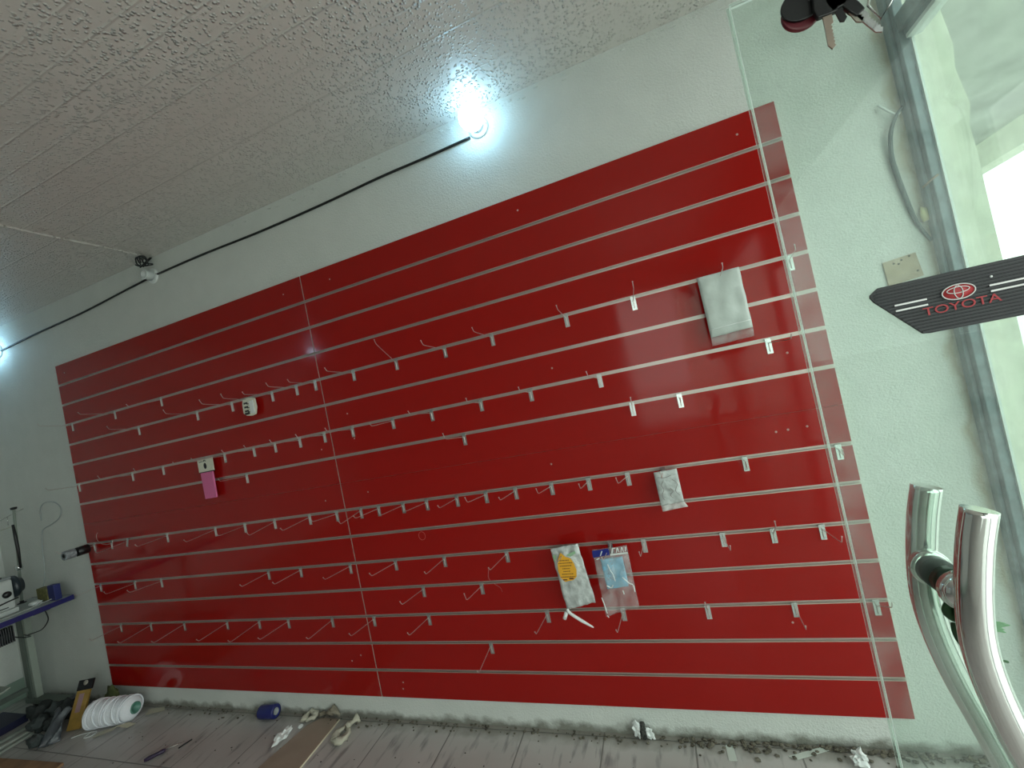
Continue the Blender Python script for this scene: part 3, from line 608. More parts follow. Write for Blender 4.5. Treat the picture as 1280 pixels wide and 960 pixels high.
for q in (3.915, 3.934): 
    prism(bm, [(q, 0.893), (q+0.004, 0.893), (q+0.011, 0.915), (q+0.007, 0.915)], xz, y-0.0195, y-0.0175); prism(bm, [(q+.009, 0.913), (q+.012, 0.915), (q+0.016, 0.895), (q+0.012, 0.895)], xz, y-0.0202, y-0.0196)
prism(bm, [(3.953, 0.896), (3.957, 0.896), (3.963, 0.915), (3.959, 0.915)], xz, y-0.0195, y-0.0175)
bmesh.ops.transform(bm, matrix=I, verts=bm.verts); link('header_lettering', bm, M_WHITE, t)
M_BLUEC = mat('light_blue_cloth', (0.25, 0.56, 0.76), 0.6, bump=0.4, bscale=40, var=0.25, vscale=20)
sheet('folded_cloth', [(3.838, y, 0.862), (3.935, y, 0.866), (3.936, y, 0.738), (3.842, y, 0.730)], t, M_BLUEC, 0.010, 2.5, 0.004, 0.0, inv=I)
bm = new_bm()
for pts in ([(3.868, 0.845), (3.874, 0.82), (3.882, 0.80), (3.886, 0.77)], [(3.812, 0.70), (3.818, 0.665), (3.822, 0.63)], [(3.92, 0.785), (3.945, 0.757), (3.958, 0.75), (3.960, 0.72)], [(3.845, 0.885), (3.85, 0.895), (3.856, 0.905)], [(3.845, 0.752), (3.862, 0.742), (3.872, 0.752)], [(3.91, 0.728), (3.912, 0.712)], [(3.825, 0.87), (3.838, 0.874)], [(3.82, 0.62), (3.826, 0.612)]):
    bm = new_bm(); tube(bm, bez([(a, y-0.019, b) for a, b in pts], 4), 0.0024, 6)
    bmesh.ops.transform(bm, matrix=I, verts=bm.verts); link('film_highlight', bm, M_WHITE, t, smooth=True)  # white strips stand in for highlights on the film
# loose thread under the tenth groove
bm = new_bm(); tube(bm, bez([(3.35, -0.198, GZ(11)+0.004), (3.335, -0.19, 0.86), (3.32, -0.12, 0.80), (3.31, -0.04, 0.74), (3.30, -0.004, 0.70)], 5), 0.0006, 4)
tag(link('loose_thread', bm, mat('pale_thread', (0.55, 0.3, 0.28), 0.8)), 'thin pale thread trailing from a hook in the tenth groove', 'thread')

# ------------------------------------------------------------ lamps and cable along the top of the wall
M_BULB = emis('lit_bulb', (0.40, 0.76, 1.0), BULB_STRENGTH)
M_PORC = mat('lampholder_plastic', (0.74, 0.77, 0.76), 0.3)
def holder(x, z, label, lit, blabel=None, ceil_y=None):
    t = empty('lamp_holder', (x, WY, z), label, 'lamp holder', 'white lamp holders')
    A = Matrix.Rotation(PI/2, 4, 'X')
    if ceil_y is not None: A = Matrix.Rotation(PI, 4, 'X'); t.location = (x, ceil_y, z)
    bm = new_bm(); lathe(bm, [(0, 0), (0.050, 0), (0.052, 0.005), (0.048, 0.010), (0.036, 0.014), (0.0, 0.014)], 32, A); link('base', bm, M_PORC, t, smooth=True)
    hs = 0.034 if lit else 0.060
    bm = new_bm(); lathe(bm, [(0, 0.0142), (0.033, 0.0142), (0.030, hs-0.008), (0.033, hs-0.004), (0.033, hs), (0.024, hs), (0.023, 0.020), (0, 0.020)], 28, A); link('socket', bm, M_PORC, t)
    for s in (-1, 1):
        bm = new_bm(); lathe(bm, [(0, .0), (0.004, 0), (0.004, 0.003), (0, 0.003)], 8, A @ Matrix.Translation((s*0.043, 0, 0.0105))); link('screw', bm, M_STEEL, t)
    if lit:
        b = empty('light_bulb', t.location, blabel, 'light bulb', 'lit light bulbs')
        bm = new_bm(); lathe(bm, [(0, 0.021), (0.013, 0.021), (0.0135, 0.03), (0.022, 0.036), (0.022, 0.039), (0.0, 0.039)], 24, A); link('cap', bm, M_STEEL, b, smooth=True)
        bm = new_bm(); lathe(bm, [(0.022, 0.0392), (0.036, 0.046), (0.050, 0.060), (0.0575, 0.080), (0.0585, 0.100), (0.053, 0.122), (0.040, 0.138), (0.020, 0.147), (0, 0.149)], 32, A)
        link('glowing_globe', bm, M_BULB, b, smooth=True)
    return t
holder(3.668, 2.976, 'white round lamp holder behind the lit bulb, upper middle', True, 'glowing cool white bulb under the ceiling, upper middle of the photo')
holder(1.218, 2.940, 'empty white lamp holder on the black cable, no bulb fitted', False)
holder(-0.745, 2.872, 'white round lamp holder at the far left end of the cable', True, 'glowing cool white bulb at the far left end of the cable')
holder(-0.73, CEIL, 'white lamp holder on the ceiling at the back, mirrored in the red boards', True, 'glowing bulb on the ceiling behind, seen only as a spark on the red boards', ceil_y=-3.4)
cb = [(-0.70, 2.868), (-0.62, 2.870), (-0.16, 2.884), (0.41, 2.894), (0.884, 2.919), (1.166, 2.934)]
cb2 = [(1.270, 2.937), (1.70, 2.938), (2.183, 2.927), (2.675, 2.929), (3.061, 2.94), (3.359, 2.94), (3.617, 2.944)]
bm = new_bm()
for c in (cb, cb2): tube(bm, bez([(x, WY-0.0075, z) for x, z in c], 6), 0.0065, 10)
tag(link('power_cable', bm, M_RUBBER, None, smooth=True), 'black cable running along the wall between the lamp holders', 'cable')
# bundle of bared wires above the empty holder, and the painted-over wire on the ceiling
t = empty('wire_bundle', (1.24, -0.02, 3.05), 'tangled black wire ends poking out above the empty lamp holder', 'wires')
rnd = random.Random(5)
for k in range(5):
    a = rnd.uniform(0, 6.28); pts = [(0.01*math.cos(a), 0.036-0.01*k*0.3, 0.012-0.05*(k % 2))]
    for q in range(5): pts.append((0.045*math.cos(a+q*1.3)*(0.5+q*0.12), -0.015-0.008*k+0.01*math.sin(q*2), -0.02+0.035*math.sin(a+q*1.2)-0.01*k*.5))
    pts = [(p[0], min(p[1], 0.034), min(p[2], 0.009)) for p in pts]
    bm = new_bm(); tube(bm, bez(pts, 5), 0.0035, 7); link('wire', bm, M_RUBBER, t, smooth=True)
bm = new_bm(); tube(bm, bez([(-0.03, 0.02, -0.02), (-0.07, -0.0, -0.035), (-0.10, -0.01, -0.02)], 5), 0.005, 7); link('wire', bm, M_RUBBER, t, smooth=True)
bm = new_bm(); tube(bm, bez([(1.235, -0.03, CEIL-0.004), (1.24, -0.25, CEIL-0.003), (1.232, -0.5, CEIL-0.004), (1.238, -0.9, CEIL-0.003), (1.235, -1.6, CEIL-0.004), (1.235, -3.0, CEIL-0.004)], 5), 0.0055, 8)
tag(link('painted_wire', bm, M_CEIL, None, smooth=True), 'painted-over wire crossing the ceiling towards the empty lamp holder', 'cable')
# plaster flakes along the wall and ceiling joint
bm = new_bm(); rnd = random.Random(3)
for k in range(60):
    x = rnd.uniform(1.9, 5.0); crumple(bm, (x, WY-0.004, CEIL-0.02-rnd.uniform(0, 0.03)), rnd.uniform(0.004, 0.010), k, (1.6, 0.5, 0.6), sub=1)
o = struct('trim_2', bm, M_WALL)

# ------------------------------------------------------------ right end of the wall
bm = new_bm(); prism(bm, [(5.106, 1.765), (5.215, 1.778), (5.206, 1.868), (5.104, 1.858)], xz, WY-0.006, WY-0.0005)
sq = tag(link('board_offcut', bm, M_TAN, None, bevel=0.001), 'small tan square of fibreboard fixed to the wall behind the ribbed plate', 'board')
bm = new_bm()
for x, z in ((5.135, 1.845), (5.16, 1.852), (5.185, 1.860), (5.20, 1.80), (5.15, 1.84)): lathe(bm, [(0, 0.0), (0.0035, 0), (0.0035, 0.001), (0, 0.001)], 8, Matrix.Translation((x, WY-0.0062, z)) @ Matrix.Rotation(PI/2, 4, 'X'))
link('nail_hole', bm, mat('dark_hole', (0.05, 0.04, 0.03), 0.8), sq)
bm = new_bm()
pts = bez([(5.262, WY-.012, 2.395), (5.235, WY-0.02, 2.37), (5.208, WY-0.02, 2.313), (5.199, WY-.012, 2.235), (5.203, WY-.01, 2.16), (5.213, WY-.008, 2.07), (5.225, WY-.007, 1.99), (5.240, WY-.006, 1.94), (5.259, WY-.006, 1.895)], 6)
n = len(pts)
tube(bm, pts, [0.0045+0.0035*math.sin(PI*i/(n-1)) for i in range(n)], 8)
tag(link('loose_cable', bm, mat('dusty_grey_cable', (0.10, 0.13, 0.13), 0.6), None, smooth=True), 'loose grey cable bowed down the wall beside the window frame', 'cable')
bm = new_bm(); tube(bm, bez([(5.195, WY-.01, 2.43), (5.215, WY-.02, 2.395), (5.235, WY-.018, 2.375), (5.25, WY-.012, 2.378)], 4), 0.004, 6)
tag(link('wire_end', bm, M_WHITE, None, smooth=True), 'short white wire end at the top of the loose grey cable', 'wire')
bm = new_bm(); crumple(bm, (5.275, -0.008+WY, 1.965), 0.018, 4, (0.7, 0.35, 1.6), sub=2)
bmesh.ops.translate(bm, verts=bm.verts, vec=(-0.022, -0.004, 0)); tag(link('foam_blob', bm, mat('yellow_foam', (0.62, 0.58, 0.28), 0.8), None, smooth=True), 'small yellow foam blob at the foot of the loose cable', 'foam')
bm = new_bm(); tube(bm, [(5.255, -0.012, 2.085), (5.272, -0.030, 2.098), (5.290, -0.042, 2.110)], 0.0035, 7)
tag(link('wire_end', bm, mat('copper_brown', (0.28, 0.20, 0.13), 0.5), None), 'short brown wire end sticking out beside the window frame', 'wire')

# ------------------------------------------------------------ things on the glass door
GF = -1.165-gt   # near face of the glass
t = empty('ribbed_plate', (4.645, GF, 1.621), 'dark ribbed plate with red lettering and an oval emblem on the glass door', 'plate')
M_DPL = mat('dark_grey_plate', (0.018, 0.020, 0.021), 0.5); M_SIL = mat('silver_print', (0.62, 0.62, 0.60), 0.35, 0.3); M_REDP = mat('red_print', (0.42, 0.03, 0.035), 0.5)
out = [(-0.048, 0.0012), (-0.040, 0.0), (0.160, 0.0), (0.168, 0.0012), (0.212, 0.054), (0.22, 0.066), (0.219, 0.070), (0.208, 0.080), (-0.088, 0.080), (-0.099, 0.072), (-0.1, 0.068), (-0.096, 0.060)]
bm = new_bm(); prism(bm, out, xz, -0.003, -0.0001); link('panel', bm, M_DPL, t, bevel=0.0005)
def halfw(z): return 0.046+(0.096-0.046)*min(1, z/0.060)-(0.0 if z < 0.07 else (z-0.07)*1.0)
bm = new_bm(); k = 0
z = 0.004
while z < 0.078:
    hw = halfw(z)-0.001; prism(bm, [(-0.0042, z-0.0013), (-0.0042, z+0.0004), (-0.0031, z+0.0014), (-0.0031, z-0.0018)], yz, -hw, hw+0.12); z += 0.0047
link('rib', bm, mat('rib_grey', (0.032, 0.035, 0.037), 0.5), t)
for x0, x1 in ((-0.074, -0.036), (0.034, 0.110)):
    for z in (0.041, 0.049): bm = new_bm(); box(bm, x0, x1, -0.0052, -0.0043, z-0.0012, z+0.0012); link('silver_bar', bm, M_SIL, t)
def ell(cx, cz, a, b, y, rr, bm): tube(bm, [(cx+a*math.cos(2*PI*i/40), y, cz+b*math.sin(2*PI*i/40)) for i in range(40)], rr, 6, closed=True)
bm = new_bm(); ell(0, 0.050, 0.0185, 0.0105, -0.0052, 0.0009, bm); ell(0, 0.0525, 0.0125, 0.0042, -0.0052, 0.0007, bm); ell(0, 0.0495, 0.0048, 0.0092, -0.0052, 0.0007, bm); link('oval_emblem', bm, M_SIL, t)
bm = new_bm(); lathe(bm, [(0, 0), (0.018, 0), (0.018, 0.0006), (0, 0.0006)], 32, Matrix.Translation((0, -0.0043, 0.050)) @ Matrix.Rotation(PI/2, 4, 'X') @ Matrix.Diagonal((1, 0.57, 1, 1))); link('emblem_ground', bm, M_REDP, t)
text('lettering', 'TOYOTA', 0.0165, Matrix.Translation((0.0, -0.0048, 0.0305)) @ Matrix.Rotation(PI/2, 4, 'X'), M_REDP, t, 0.0003, sx=1.28)
bm = new_bm(); lathe(bm, [(0, 0), (0.0016, 0), (0.0016, 0.001), (0, 0.001)], 10, Matrix.Translation((0.038, -0.0043, 0.061)) @ Matrix.Rotation(PI/2, 4, 'X')); link('white_dot', bm, M_WHITE, t)
# bunch of keys clipped over the top edge of the glass
t = empty('key_bunch', (4.56, GF, 2.2), 'bunch of keys with dark red fob hanging on the top of the glass door', 'keys')
yk = -0.045
bm = new_bm(); prism(bm, [(-0.006, -0.035), (-0.006, 0.003), (gt*2+0.003, 0.003), (gt*2+0.003, -0.02), (gt*2+0.001, -0.02), (gt*2+0.001, 0.001), (-0.001, 0.001), (-0.001, -0.035)], yz, -0.008, 0.008); link('clip', bm, M_STEEL, t)
bm = new_bm(); tube(bm, [(0.0+0.022*math.cos(2*PI*i/28), -0.014-0.012*math.sin(2*PI*i/28), -0.052+0.022*math.sin(2*PI*i/28)) for i in range(28)], 0.0013, 6, closed=True); link('split_ring', bm, M_CHROME, t)
M_FOB = mat('dark_red_fob', (0.13, 0.012, 0.02), 0.4)
bm = new_bm(); prism(bm, [(-0.028+0.026*math.cos(2*PI*i/28), -0.080+0.025*math.sin(2*PI*i/28)) for i in range(28)], xz, -0.030, -0.022); link('fob', bm, M_FOB, t, bevel=0.003)
bm = new_bm(); prism(bm, [(-0.028+0.0268*math.cos(2*PI*i/28), -0.072+0.0225*math.sin(2*PI*i/28)) for i in range(28)], xz, -0.0345, -0.0305); link('fob_band', bm, M_BLACK, t, bevel=0.001)
def key(ox, oz, ang, bl, head_m, blade_m, name='key', hs=1.0):
    R = Matrix.Translation((ox, -0.040, oz)) @ Matrix.Rotation(ang, 4, 'Y')
    bm = new_bm(); prism(bm, [(-0.012*hs, 0.0), (0.012*hs, 0.0), (0.015*hs, 0.012), (0.014*hs, 0.034), (0.006, 0.040), (-0.006, 0.040), (-0.014*hs, 0.034), (-0.015*hs, 0.012)], xz, -0.004, 0.004)
    bmesh.ops.transform(bm, matrix=R, verts=bm.verts); k_ = link(name, bm, head_m, t, bevel=0.0015)
    p = [(-0.0055, 0.0), (-0.0055, -bl*0.85), (-0.001, -bl)]
    nt_ = 6
    for q in range(nt_): p += [(0.004, -bl+0.004+q*bl*0.11), (0.0018, -bl+0.007+q*bl*0.11)]
    p += [(0.0055, -bl*0.25), (0.0055, 0.0)]
    bm = new_bm(); prism(bm, p, xz, -0.0012, 0.0012); bmesh.ops.transform(bm, matrix=R, verts=bm.verts); link('blade', bm, blade_m, k_)
key(-0.005, -0.107, 0.03, 0.048, M_BLACK, mat('worn_brass', (0.42, 0.34, 0.28), 0.35, 0.9))
key(0.020, -0.100, -0.35, 0.036, M_BLACK, mat('worn_nickel', (0.45, 0.42, 0.35), 0.35, 0.9))
key(0.010, -0.104, -0.2, 0.020, M_BLACK, M_BLACK, hs=0.8)
key(0.032, -0.122, -0.5, 0.040, M_BLACK, M_STEEL, hs=0.5)
bm = new_bm()
lp = [(0.034, -0.120), (0.050, -0.098), (0.048, -0.060), (0.058, -0.100), (0.062, -0.128), (0.043, -0.150), (0.034, -0.120)]
tube(bm, [(a, -0.052, b) for a, b in [(0.036, -0.122), (0.046, -0.146), (0.063, -0.128), (0.056, -0.085), (0.047, -0.095)]], 0.0016, 6, closed=True); link('wire_loop', bm, M_CHROME, t)
# artificial leaves caught on the handle
M_LEAF = mat('green_leaf', (0.03, 0.10, 0.03), 0.4, var=0.4, vscale=60); M_LEAF2 = mat('bright_green_leaf', (0.12, 0.42, 0.12), 0.5)
t = empty('leaf_sprig', (4.572, -1.182, 1.222), 'dark green leafy sprig tucked between the two door handles', 'leaves')
def leaf(p, d, l, wd, m, nmn='leaf', curl=0.3):
    d = Vector(d).normalized(); s = d.cross(Vector((0.1, 1, 0.1))).normalized(); nn = d.cross(s)
    bm = new_bm(); rows = []
    for i in range(9):
        u = i/8; ww = wd*math.sin(PI*min(1, u*0.96+0.03))**0.8
        c = Vector(p)+d*l*u+nn*curl*l*u*u
        rows.append([bm.verts.new(c-s*ww+nn*ww*0.3), bm.verts.new(c), bm.verts.new(c+s*ww+nn*ww*0.3)])
    for a, b in zip(rows, rows[1:]):
        for q in range(2): bm.faces.new((a[q], a[q+1], b[q+1], b[q]))
    o = link(nmn, bm, m, t, smooth=True); so = o.modifiers.new('t', 'SOLIDIFY'); so.thickness = 0.0006
bm = new_bm(); tube(bm, bez([(-0.012, 0.004, 0.018), (-0.006, 0.002, -0.01), (0.0, 0.0, -0.04), (0.012, 0.002, -0.065), (0.03, 0.0, -0.072)], 5), 0.0016, 6); link('stem', bm, M_LEAF, t)
leaf((-0.018, 0.002, 0.022), (0.9, 0.1, -0.6), 0.034, 0.014, M_LEAF); leaf((-0.014, 0.0, 0.008), (0.5, -0.1, -0.9), 0.045, 0.015, M_LEAF)
leaf((-0.022, 0.002, -0.016), (0.45, 0.0, -0.9), 0.052, 0.012, M_LEAF); leaf((-0.004, 0.004, -0.012), (0.4, 0.2, -0.9), 0.05, 0.013, M_LEAF); leaf((-0.02, 0.004, 0.016), (0.1, 0.1, -1), 0.03, 0.012, M_LEAF)
t = empty('leaf_sprig', (4.618, -1.145, 1.18), 'bright green leaf tips showing right of the near door handle', 'leaves')
for a in range(7): leaf((-0.016, 0, 0.0), (1.0, 0.1*(a-3), 0.5-0.2*a), 0.020+0.004*(a % 3), 0.0030, M_LEAF2, curl=0.1)

# ------------------------------------------------------------ sewing table in the left corner
TT = 0.84
t = empty('sewing_table', (-0.55, -0.6, 0), 'industrial sewing table with blue edged top on grey steel legs, left corner', 'table'); I = Matrix.Translation((0.55, 0.6, 0))
def sub(name, bm, m, par=None, **k):
    bmesh.ops.transform(bm, matrix=I, verts=bm.verts); return link(name, bm, m, par or t, **k)
bm = new_bm(); prism(bm, [(-0.28, -0.010), (-0.27, -0.025), (-0.27, -1.19), (-0.29, -1.21), (-0.81, -1.21), (-0.83, -1.19), (-0.83, -0.025), (-0.81, -0.010)], xy, TT-0.03, TT)
top = sub('table_top', bm, mat('grey_laminate', (0.42, 0.45, 0.44), 0.35))
bm = new_bm(); prism(bm, [(-0.266, -0.006), (-0.266, -1.214), (-0.2701, -1.214), (-0.2701, -0.0095), (-0.834, -0.0095), (-0.834, -0.006)], xy, TT-0.034, TT+0.001); sub('edge_band', bm, mat('blue_edge_band', (0.012, 0.012, 0.13), 0.35), None)
M_LEG = mat('grey_green_enamel', (0.10, 0.125, 0.105), 0.45); M_LEG2 = mat('light_grey_enamel', (0.33, 0.37, 0.32), 0.45)
for yc in (-0.07, -1.12):
    lg = empty('leg_frame', (0, 0, 0)); lg.parent = t; 
    bm = new_bm(); box(bm, -0.89, -0.83, yc-0.03, yc-0.002, 0.083, TT-0.04); sub('upright', bm, M_LEG, lg, bevel=0.003)
    bm = new_bm(); box(bm, -0.829, -0.795, yc-0.02, yc+0.02, 0.083, TT-0.04); sub('inner_channel', bm, M_LEG2, lg, bevel=0.002)
    bm = new_bm(); box(bm, -0.93, -0.42, yc-0.035, yc+0.035, 0.045, 0.082); sub('foot_bar', bm, M_LEG, lg, bevel=0.004)
    bm = new_bm(); box(bm, -0.419, -0.34, yc-0.037, yc+0.037, 0.043, 0.084); sub('foot_cap', bm, mat('navy_cap', (0.012, 0.012, 0.04), 0.4), lg, bevel=0.004)
    bm = new_bm(); box(bm, -0.93, -0.40, yc-0.03, yc+0.03, TT-0.04, TT-0.0301); sub('top_bracket', bm, M_LEG, lg)
    for xc in (-0.87, -0.40):
        bm = new_bm(); lathe(bm, [(0, -0.012), (0.021, -0.012), (0.022, 0), (0.021, 0.012), (0, 0.012)], 20, Matrix.Translation((xc, yc, 0.022)) @ Matrix.Rotation(PI/2, 4, 'X')); sub('caster', bm, M_BLACK, lg)
bm = new_bm(); box(bm, -0.60, -0.46, -0.16, -0.06, TT-0.075, TT-0.0401); sub('switch_box', bm, M_BLACK, bevel=0.005)
bm = new_bm(); tube(bm, bez([(-0.50, -0.08, TT-0.075), (-0.50, -0.07, 0.70), (-0.52, -0.075, 0.66), (-0.58, -0.08, 0.62), (-0.66, -0.08, 0.60), (-0.78, -0.085, 0.58)], 5), 0.004, 7); sub('cord', bm, M_RUBBER, smooth=True)
bm = new_bm(); lathe(bm, [(0, -0.13), (0.04, -0.13), (0.062, -0.11), (0.066, 0), (0.062, 0.09), (0.035, 0.11), (0, 0.11)], 24, Matrix.Translation((-0.52, -0.40, 0.70)) @ Matrix.Rotation(PI/2, 4, 'X'))
for q in range(8): box(bm, -0.592, -0.448, -0.36+q*0.012, -0.355+q*0.012, 0.645, 0.76)
sub('motor', bm, mat('dark_motor_grey', (0.06, 0.065, 0.07), 0.4))
bm = new_bm(); box(bm, -0.56, -0.48, -0.46, -0.26, 0.76, TT-0.0301); sub('motor_mount', bm, M_LEG2)
bm = new_bm(); tube(bm, bez([(-0.48, -0.30, 0.70), (-0.50, -0.22, 0.64), (-0.60, -0.14, 0.60), (-0.79, -0.10, 0.59)], 5), 0.004, 7); sub('cord', bm, M_RUBBER, smooth=True)
bm = new_bm(); box(bm, -0.62, -0.36, -0.62, -0.36, 0.34, 0.352, Matrix.Translation((-0.49, -0.49, 0.35)) @ Matrix.Rotation(0.25, 4, 'X') @ Matrix.Translation((0.49, 0.49, -0.35))); sub('treadle_plate', bm, M_LEG2, bevel=0.002)
bm = new_bm(); box(bm, -0.885, -0.84, -1.09, -0.11, 0.15, 0.18); sub('stretcher', bm, M_LEG)
# sewing machine on the table
t = empty('sewing_machine', (-0.5, -0.45, TT), 'white industrial sewing machine with black handwheel on the blue edged table', 'sewing machine'); I = Matrix.Translation((0.5, 0.45, -TT))
M_MW = mat('machine_white', (0.62, 0.66, 0.64), 0.35)
bm = new_bm(); box(bm, -0.63, -0.45, -0.72, -0.225, TT+0.0005, TT+0.035); sub('bed', bm, M_MW, bevel=0.006)
bm = new_bm(); box(bm, -0.61, -0.455, -0.36, -0.235, TT+0.0355, TT+0.245); sub('pillar', bm, M_MW, bevel=0.012)
bm = new_bm(); box(bm, -0.60, -0.465, -0.70, -0.3605, TT+0.15, TT+0.243); sub('arm', bm, M_MW, bevel=0.012)
bm = new_bm(); box(bm, -0.60, -0.465, -0.70, -0.235, TT+0.2455, TT+0.262); sub('top_cover', bm, mat('cover_grey', (0.30, 0.33, 0.33), 0.4), bevel=0.003)
bm = new_bm(); lathe(bm, [(0, 0.0), (0.045, 0.0), (0.044, 0.01), (0.032, 0.014), (0.030, 0.065), (0.026, 0.07), (0, 0.07)], 24, Matrix.Translation((-0.50, -0.315, TT+0.263))); sub('oil_cap', bm, M_BLACK)
bm = new_bm(); lathe(bm, [(0, 0), (0.035, 0), (0.06, 0.004), (0.064, 0.014), (0.060, 0.026), (0.045, 0.030), (0.04, 0.045), (0, 0.045)], 32, Matrix.Translation((-0.53, -0.234, TT+0.175)) @ Matrix.Rotation(-PI/2, 4, 'X') @ Matrix.Diagonal((1.3, 1.3, 1.5, 1))); sub('handwheel', bm, mat('dark_blue_grey_wheel', (0.03, 0.04, 0.05), 0.3))
bm = new_bm(); lathe(bm, [(0, 0), (0.022, 0), (0.024, 0.010), (0.018, 0.02), (0, 0.02)], 24, Matrix.Translation((-0.454, -0.275, TT+0.145)) @ Matrix.Rotation(PI/2, 4, 'Y')); lathe(bm, [(0, 0), (0.012, 0), (0.012, 0.015), (0, 0.015)], 16, Matrix.Translation((-0.454, -0.335, TT+0.13)) @ Matrix.Rotation(PI/2, 4, 'Y')); sub('stitch_dial', bm, M_BLACK)
bm = new_bm(); tube(bm, [(-0.448, -0.33, TT+0.085), (-0.440, -0.28, TT+0.095), (-0.44, -0.225, TT+0.10)], 0.005, 8); box(bm, -0.4548, -0.452, -0.335, -0.275, TT+0.05, TT+0.056); sub('reverse_lever', bm, M_BLACK)
bm = new_bm(); prism(bm, [(-0.68, TT+0.155), (-0.60, TT+0.155), (-0.62, TT+0.06), (-0.66, TT+0.06)], yz, -0.58, -0.48); sub('needle_head', bm, M_MW, bevel=0.01)
# thread stand
t = empty('thread_stand', (-0.74, -0.10, TT), 'tall grey thread stand pole with black rod clipped to it', 'thread stand'); I = Matrix.Translation((0.74, 0.10, -TT))
bm = new_bm(); tube(bm, [(-0.742, -0.10, TT+0.001), (-0.628, -0.10, 1.575)], 0.009, 10); sub('pole', bm, M_LEG2, smooth=True)
bm = new_bm(); lathe(bm, [(0, 0), (0.026, 0), (0.026, 0.004), (0.012, 0.008), (0.012, 0.02), (0, 0.02)], 20, Matrix.Translation((-0.742, -0.10, TT+0.0005))); sub('base_flange', bm, M_BLACK)
bm = new_bm(); lathe(bm, [(0, 0), (0.016, 0), (0.019, 0.006), (0.019, 0.018), (0, 0.02)], 16, Matrix.Translation((-0.628, -0.10, 1.574))); sub('cap', bm, M_BLACK)
bm = new_bm(); tube(bm, [(-0.640, -0.115, 1.46), (-0.632, -0.115, 1.37), (-0.628, -0.115, 1.26), (-0.635, -0.115, 1.12)], [0.008, 0.011, 0.011, 0.007], 10); sub('clipped_rod', bm, M_BLACK, smooth=True)
bm = new_bm(); tube(bm, [(-0.86, -0.10, 1.505), (-0.63, -0.10, 1.548), (-0.50, -0.10, 1.566)], 0.0035, 6); tube(bm, [(-0.74, -0.10, 1.528), (-0.745, -0.10, 1.46)], 0.0025, 5); sub('thread_guide', bm, M_STEEL)
bm = new_bm(); tube(bm, [(-0.86, -0.10, 1.43), (-0.655, -0.10, 1.45)], 0.0035, 6); sub('thread_guide', bm, mat('cream_rod', (0.6, 0.6, 0.5), 0.5))
bm = new_bm(); lathe(bm, [(0, -0.02), (0.02, -0.018), (0.023, 0), (0.02, 0.018), (0, 0.02)], 14, Matrix.Translation((-0.70, -0.10, 1.12))); sub('clamp', bm, M_STEEL)
# little box on the corner of the table
t = empty('small_box', (-0.42, -0.07, TT), 'small olive and blue box standing on the back corner of the table', 'box'); I = Matrix.Translation((0.42, 0.07, -TT))
bm = new_bm(); box(bm, -0.52, -0.385, -0.10, -0.05, TT+0.001, TT+0.10); sub('carton', bm, mat('olive_carton', (0.17, 0.16, 0.05), 0.6, var=0.4, vscale=40), bevel=0.002)
bm = new_bm(); box(bm, -0.384, -0.30, -0.095, -0.055, TT+0.001, TT+0.115); sub('blue_end', bm, mat('royal_blue_card', (0.014, 0.022, 0.15), 0.5), bevel=0.003)
bm = new_bm(); crumple(bm, (-0.42, -0.15, TT+0.001), 0.03, 31, (1.6, 1, 0.5)); tag(link('paper_scrap', bm, M_WHITE), 'crumpled white paper scrap on the sewing table by the olive box', 'paper')
# strips and tools lying along the table edge
bm = new_bm(); tube(bm, bez([(-0.33, -0.42, TT+0.006), (-0.36, -0.2, TT+0.007), (-0.34, -0.04, TT+0.02)], 4), 0.004, 6)
tag(link('lead', bm, mat('pale_cord', (0.45, 0.47, 0.45), 0.5), None, smooth=True), 'pale cord lying along the right edge of the table', 'cord')
# wire loop pinned to the wall and its tail
bm = new_bm(); tube(bm, bez([(-0.56, 0.010, 1.44), (-0.545, 0.010, 1.53), (-0.47, 0.009, 1.575), (-0.34, 0.009, 1.565), (-0.27, 0.010, 1.51), (-0.31, 0.010, 1.44), (-0.42, 0.009, 1.40), (-0.53, 0.009, 1.375), (-0.565, 0.006, 1.34), (-0.60, 0.005, 1.22), (-0.60, 0.0, 1.08), (-0.56, -0.03, 0.98), (-0.50, -0.065, 0.945)], 6), 0.004, 7)
tag(link('wire_loop', bm, mat('pale_grey_wire', (0.42, 0.45, 0.45), 0.5), None, smooth=True), 'thin grey wire looped on the wall above the sewing table', 'wire')

# ------------------------------------------------------------ things on the floor
M_THREAD = mat('white_thread', (0.90, 0.92, 0.97), 0.8, bump=0.8, bscale=90)
t = empty('thread_cone', (0.30, -0.14, 0.0), 'big cone of white thread lying on the floor by the wall', 'thread cone')
c0 = Vector((0.145, -0.20, 0.087)); c1 = Vector((0.455, -0.115, 0.081)); I = Matrix.Translation(-Vector(t.location)); ax = (c1-c0); Lc = ax.length
bm = new_bm(); prof = [(0.03, 0.0), (0.062, 0.0), (0.082, 0.02)]
for k in range(26):
    u = k/25; prof.append((0.084-0.010*u+0.0028*math.sin(k*2.4)+0.002*math.sin(k*5.1), 0.025+u*(Lc-0.05)))
prof += [(0.066, Lc-0.012), (0.050, Lc), (0.036, Lc+0.002)]
M_ = I @ axis_M(c0, ax)
lathe(bm, prof, 40, M_)
for v in bm.verts: v.co += Vector((0, 0, 0.0015*math.sin(v.co.x*300+v.co.z*200)))
link('winding', bm, M_THREAD, t)
bm = new_bm()
for k in range(9):
    pts = []
    for q in range(36):
        a = 2*PI*q/36; u = 0.1+0.1*k+0.05*math.sin(a+k*1.7); pts.append(M_ @ Vector(((0.0868-0.010*u)*math.cos(a), (0.0868-0.010*u)*math.sin(a), u*Lc)))
    tube(bm, pts, 0.0045, 6, closed=True)
link('thread_turn', bm, M_THREAD, t)
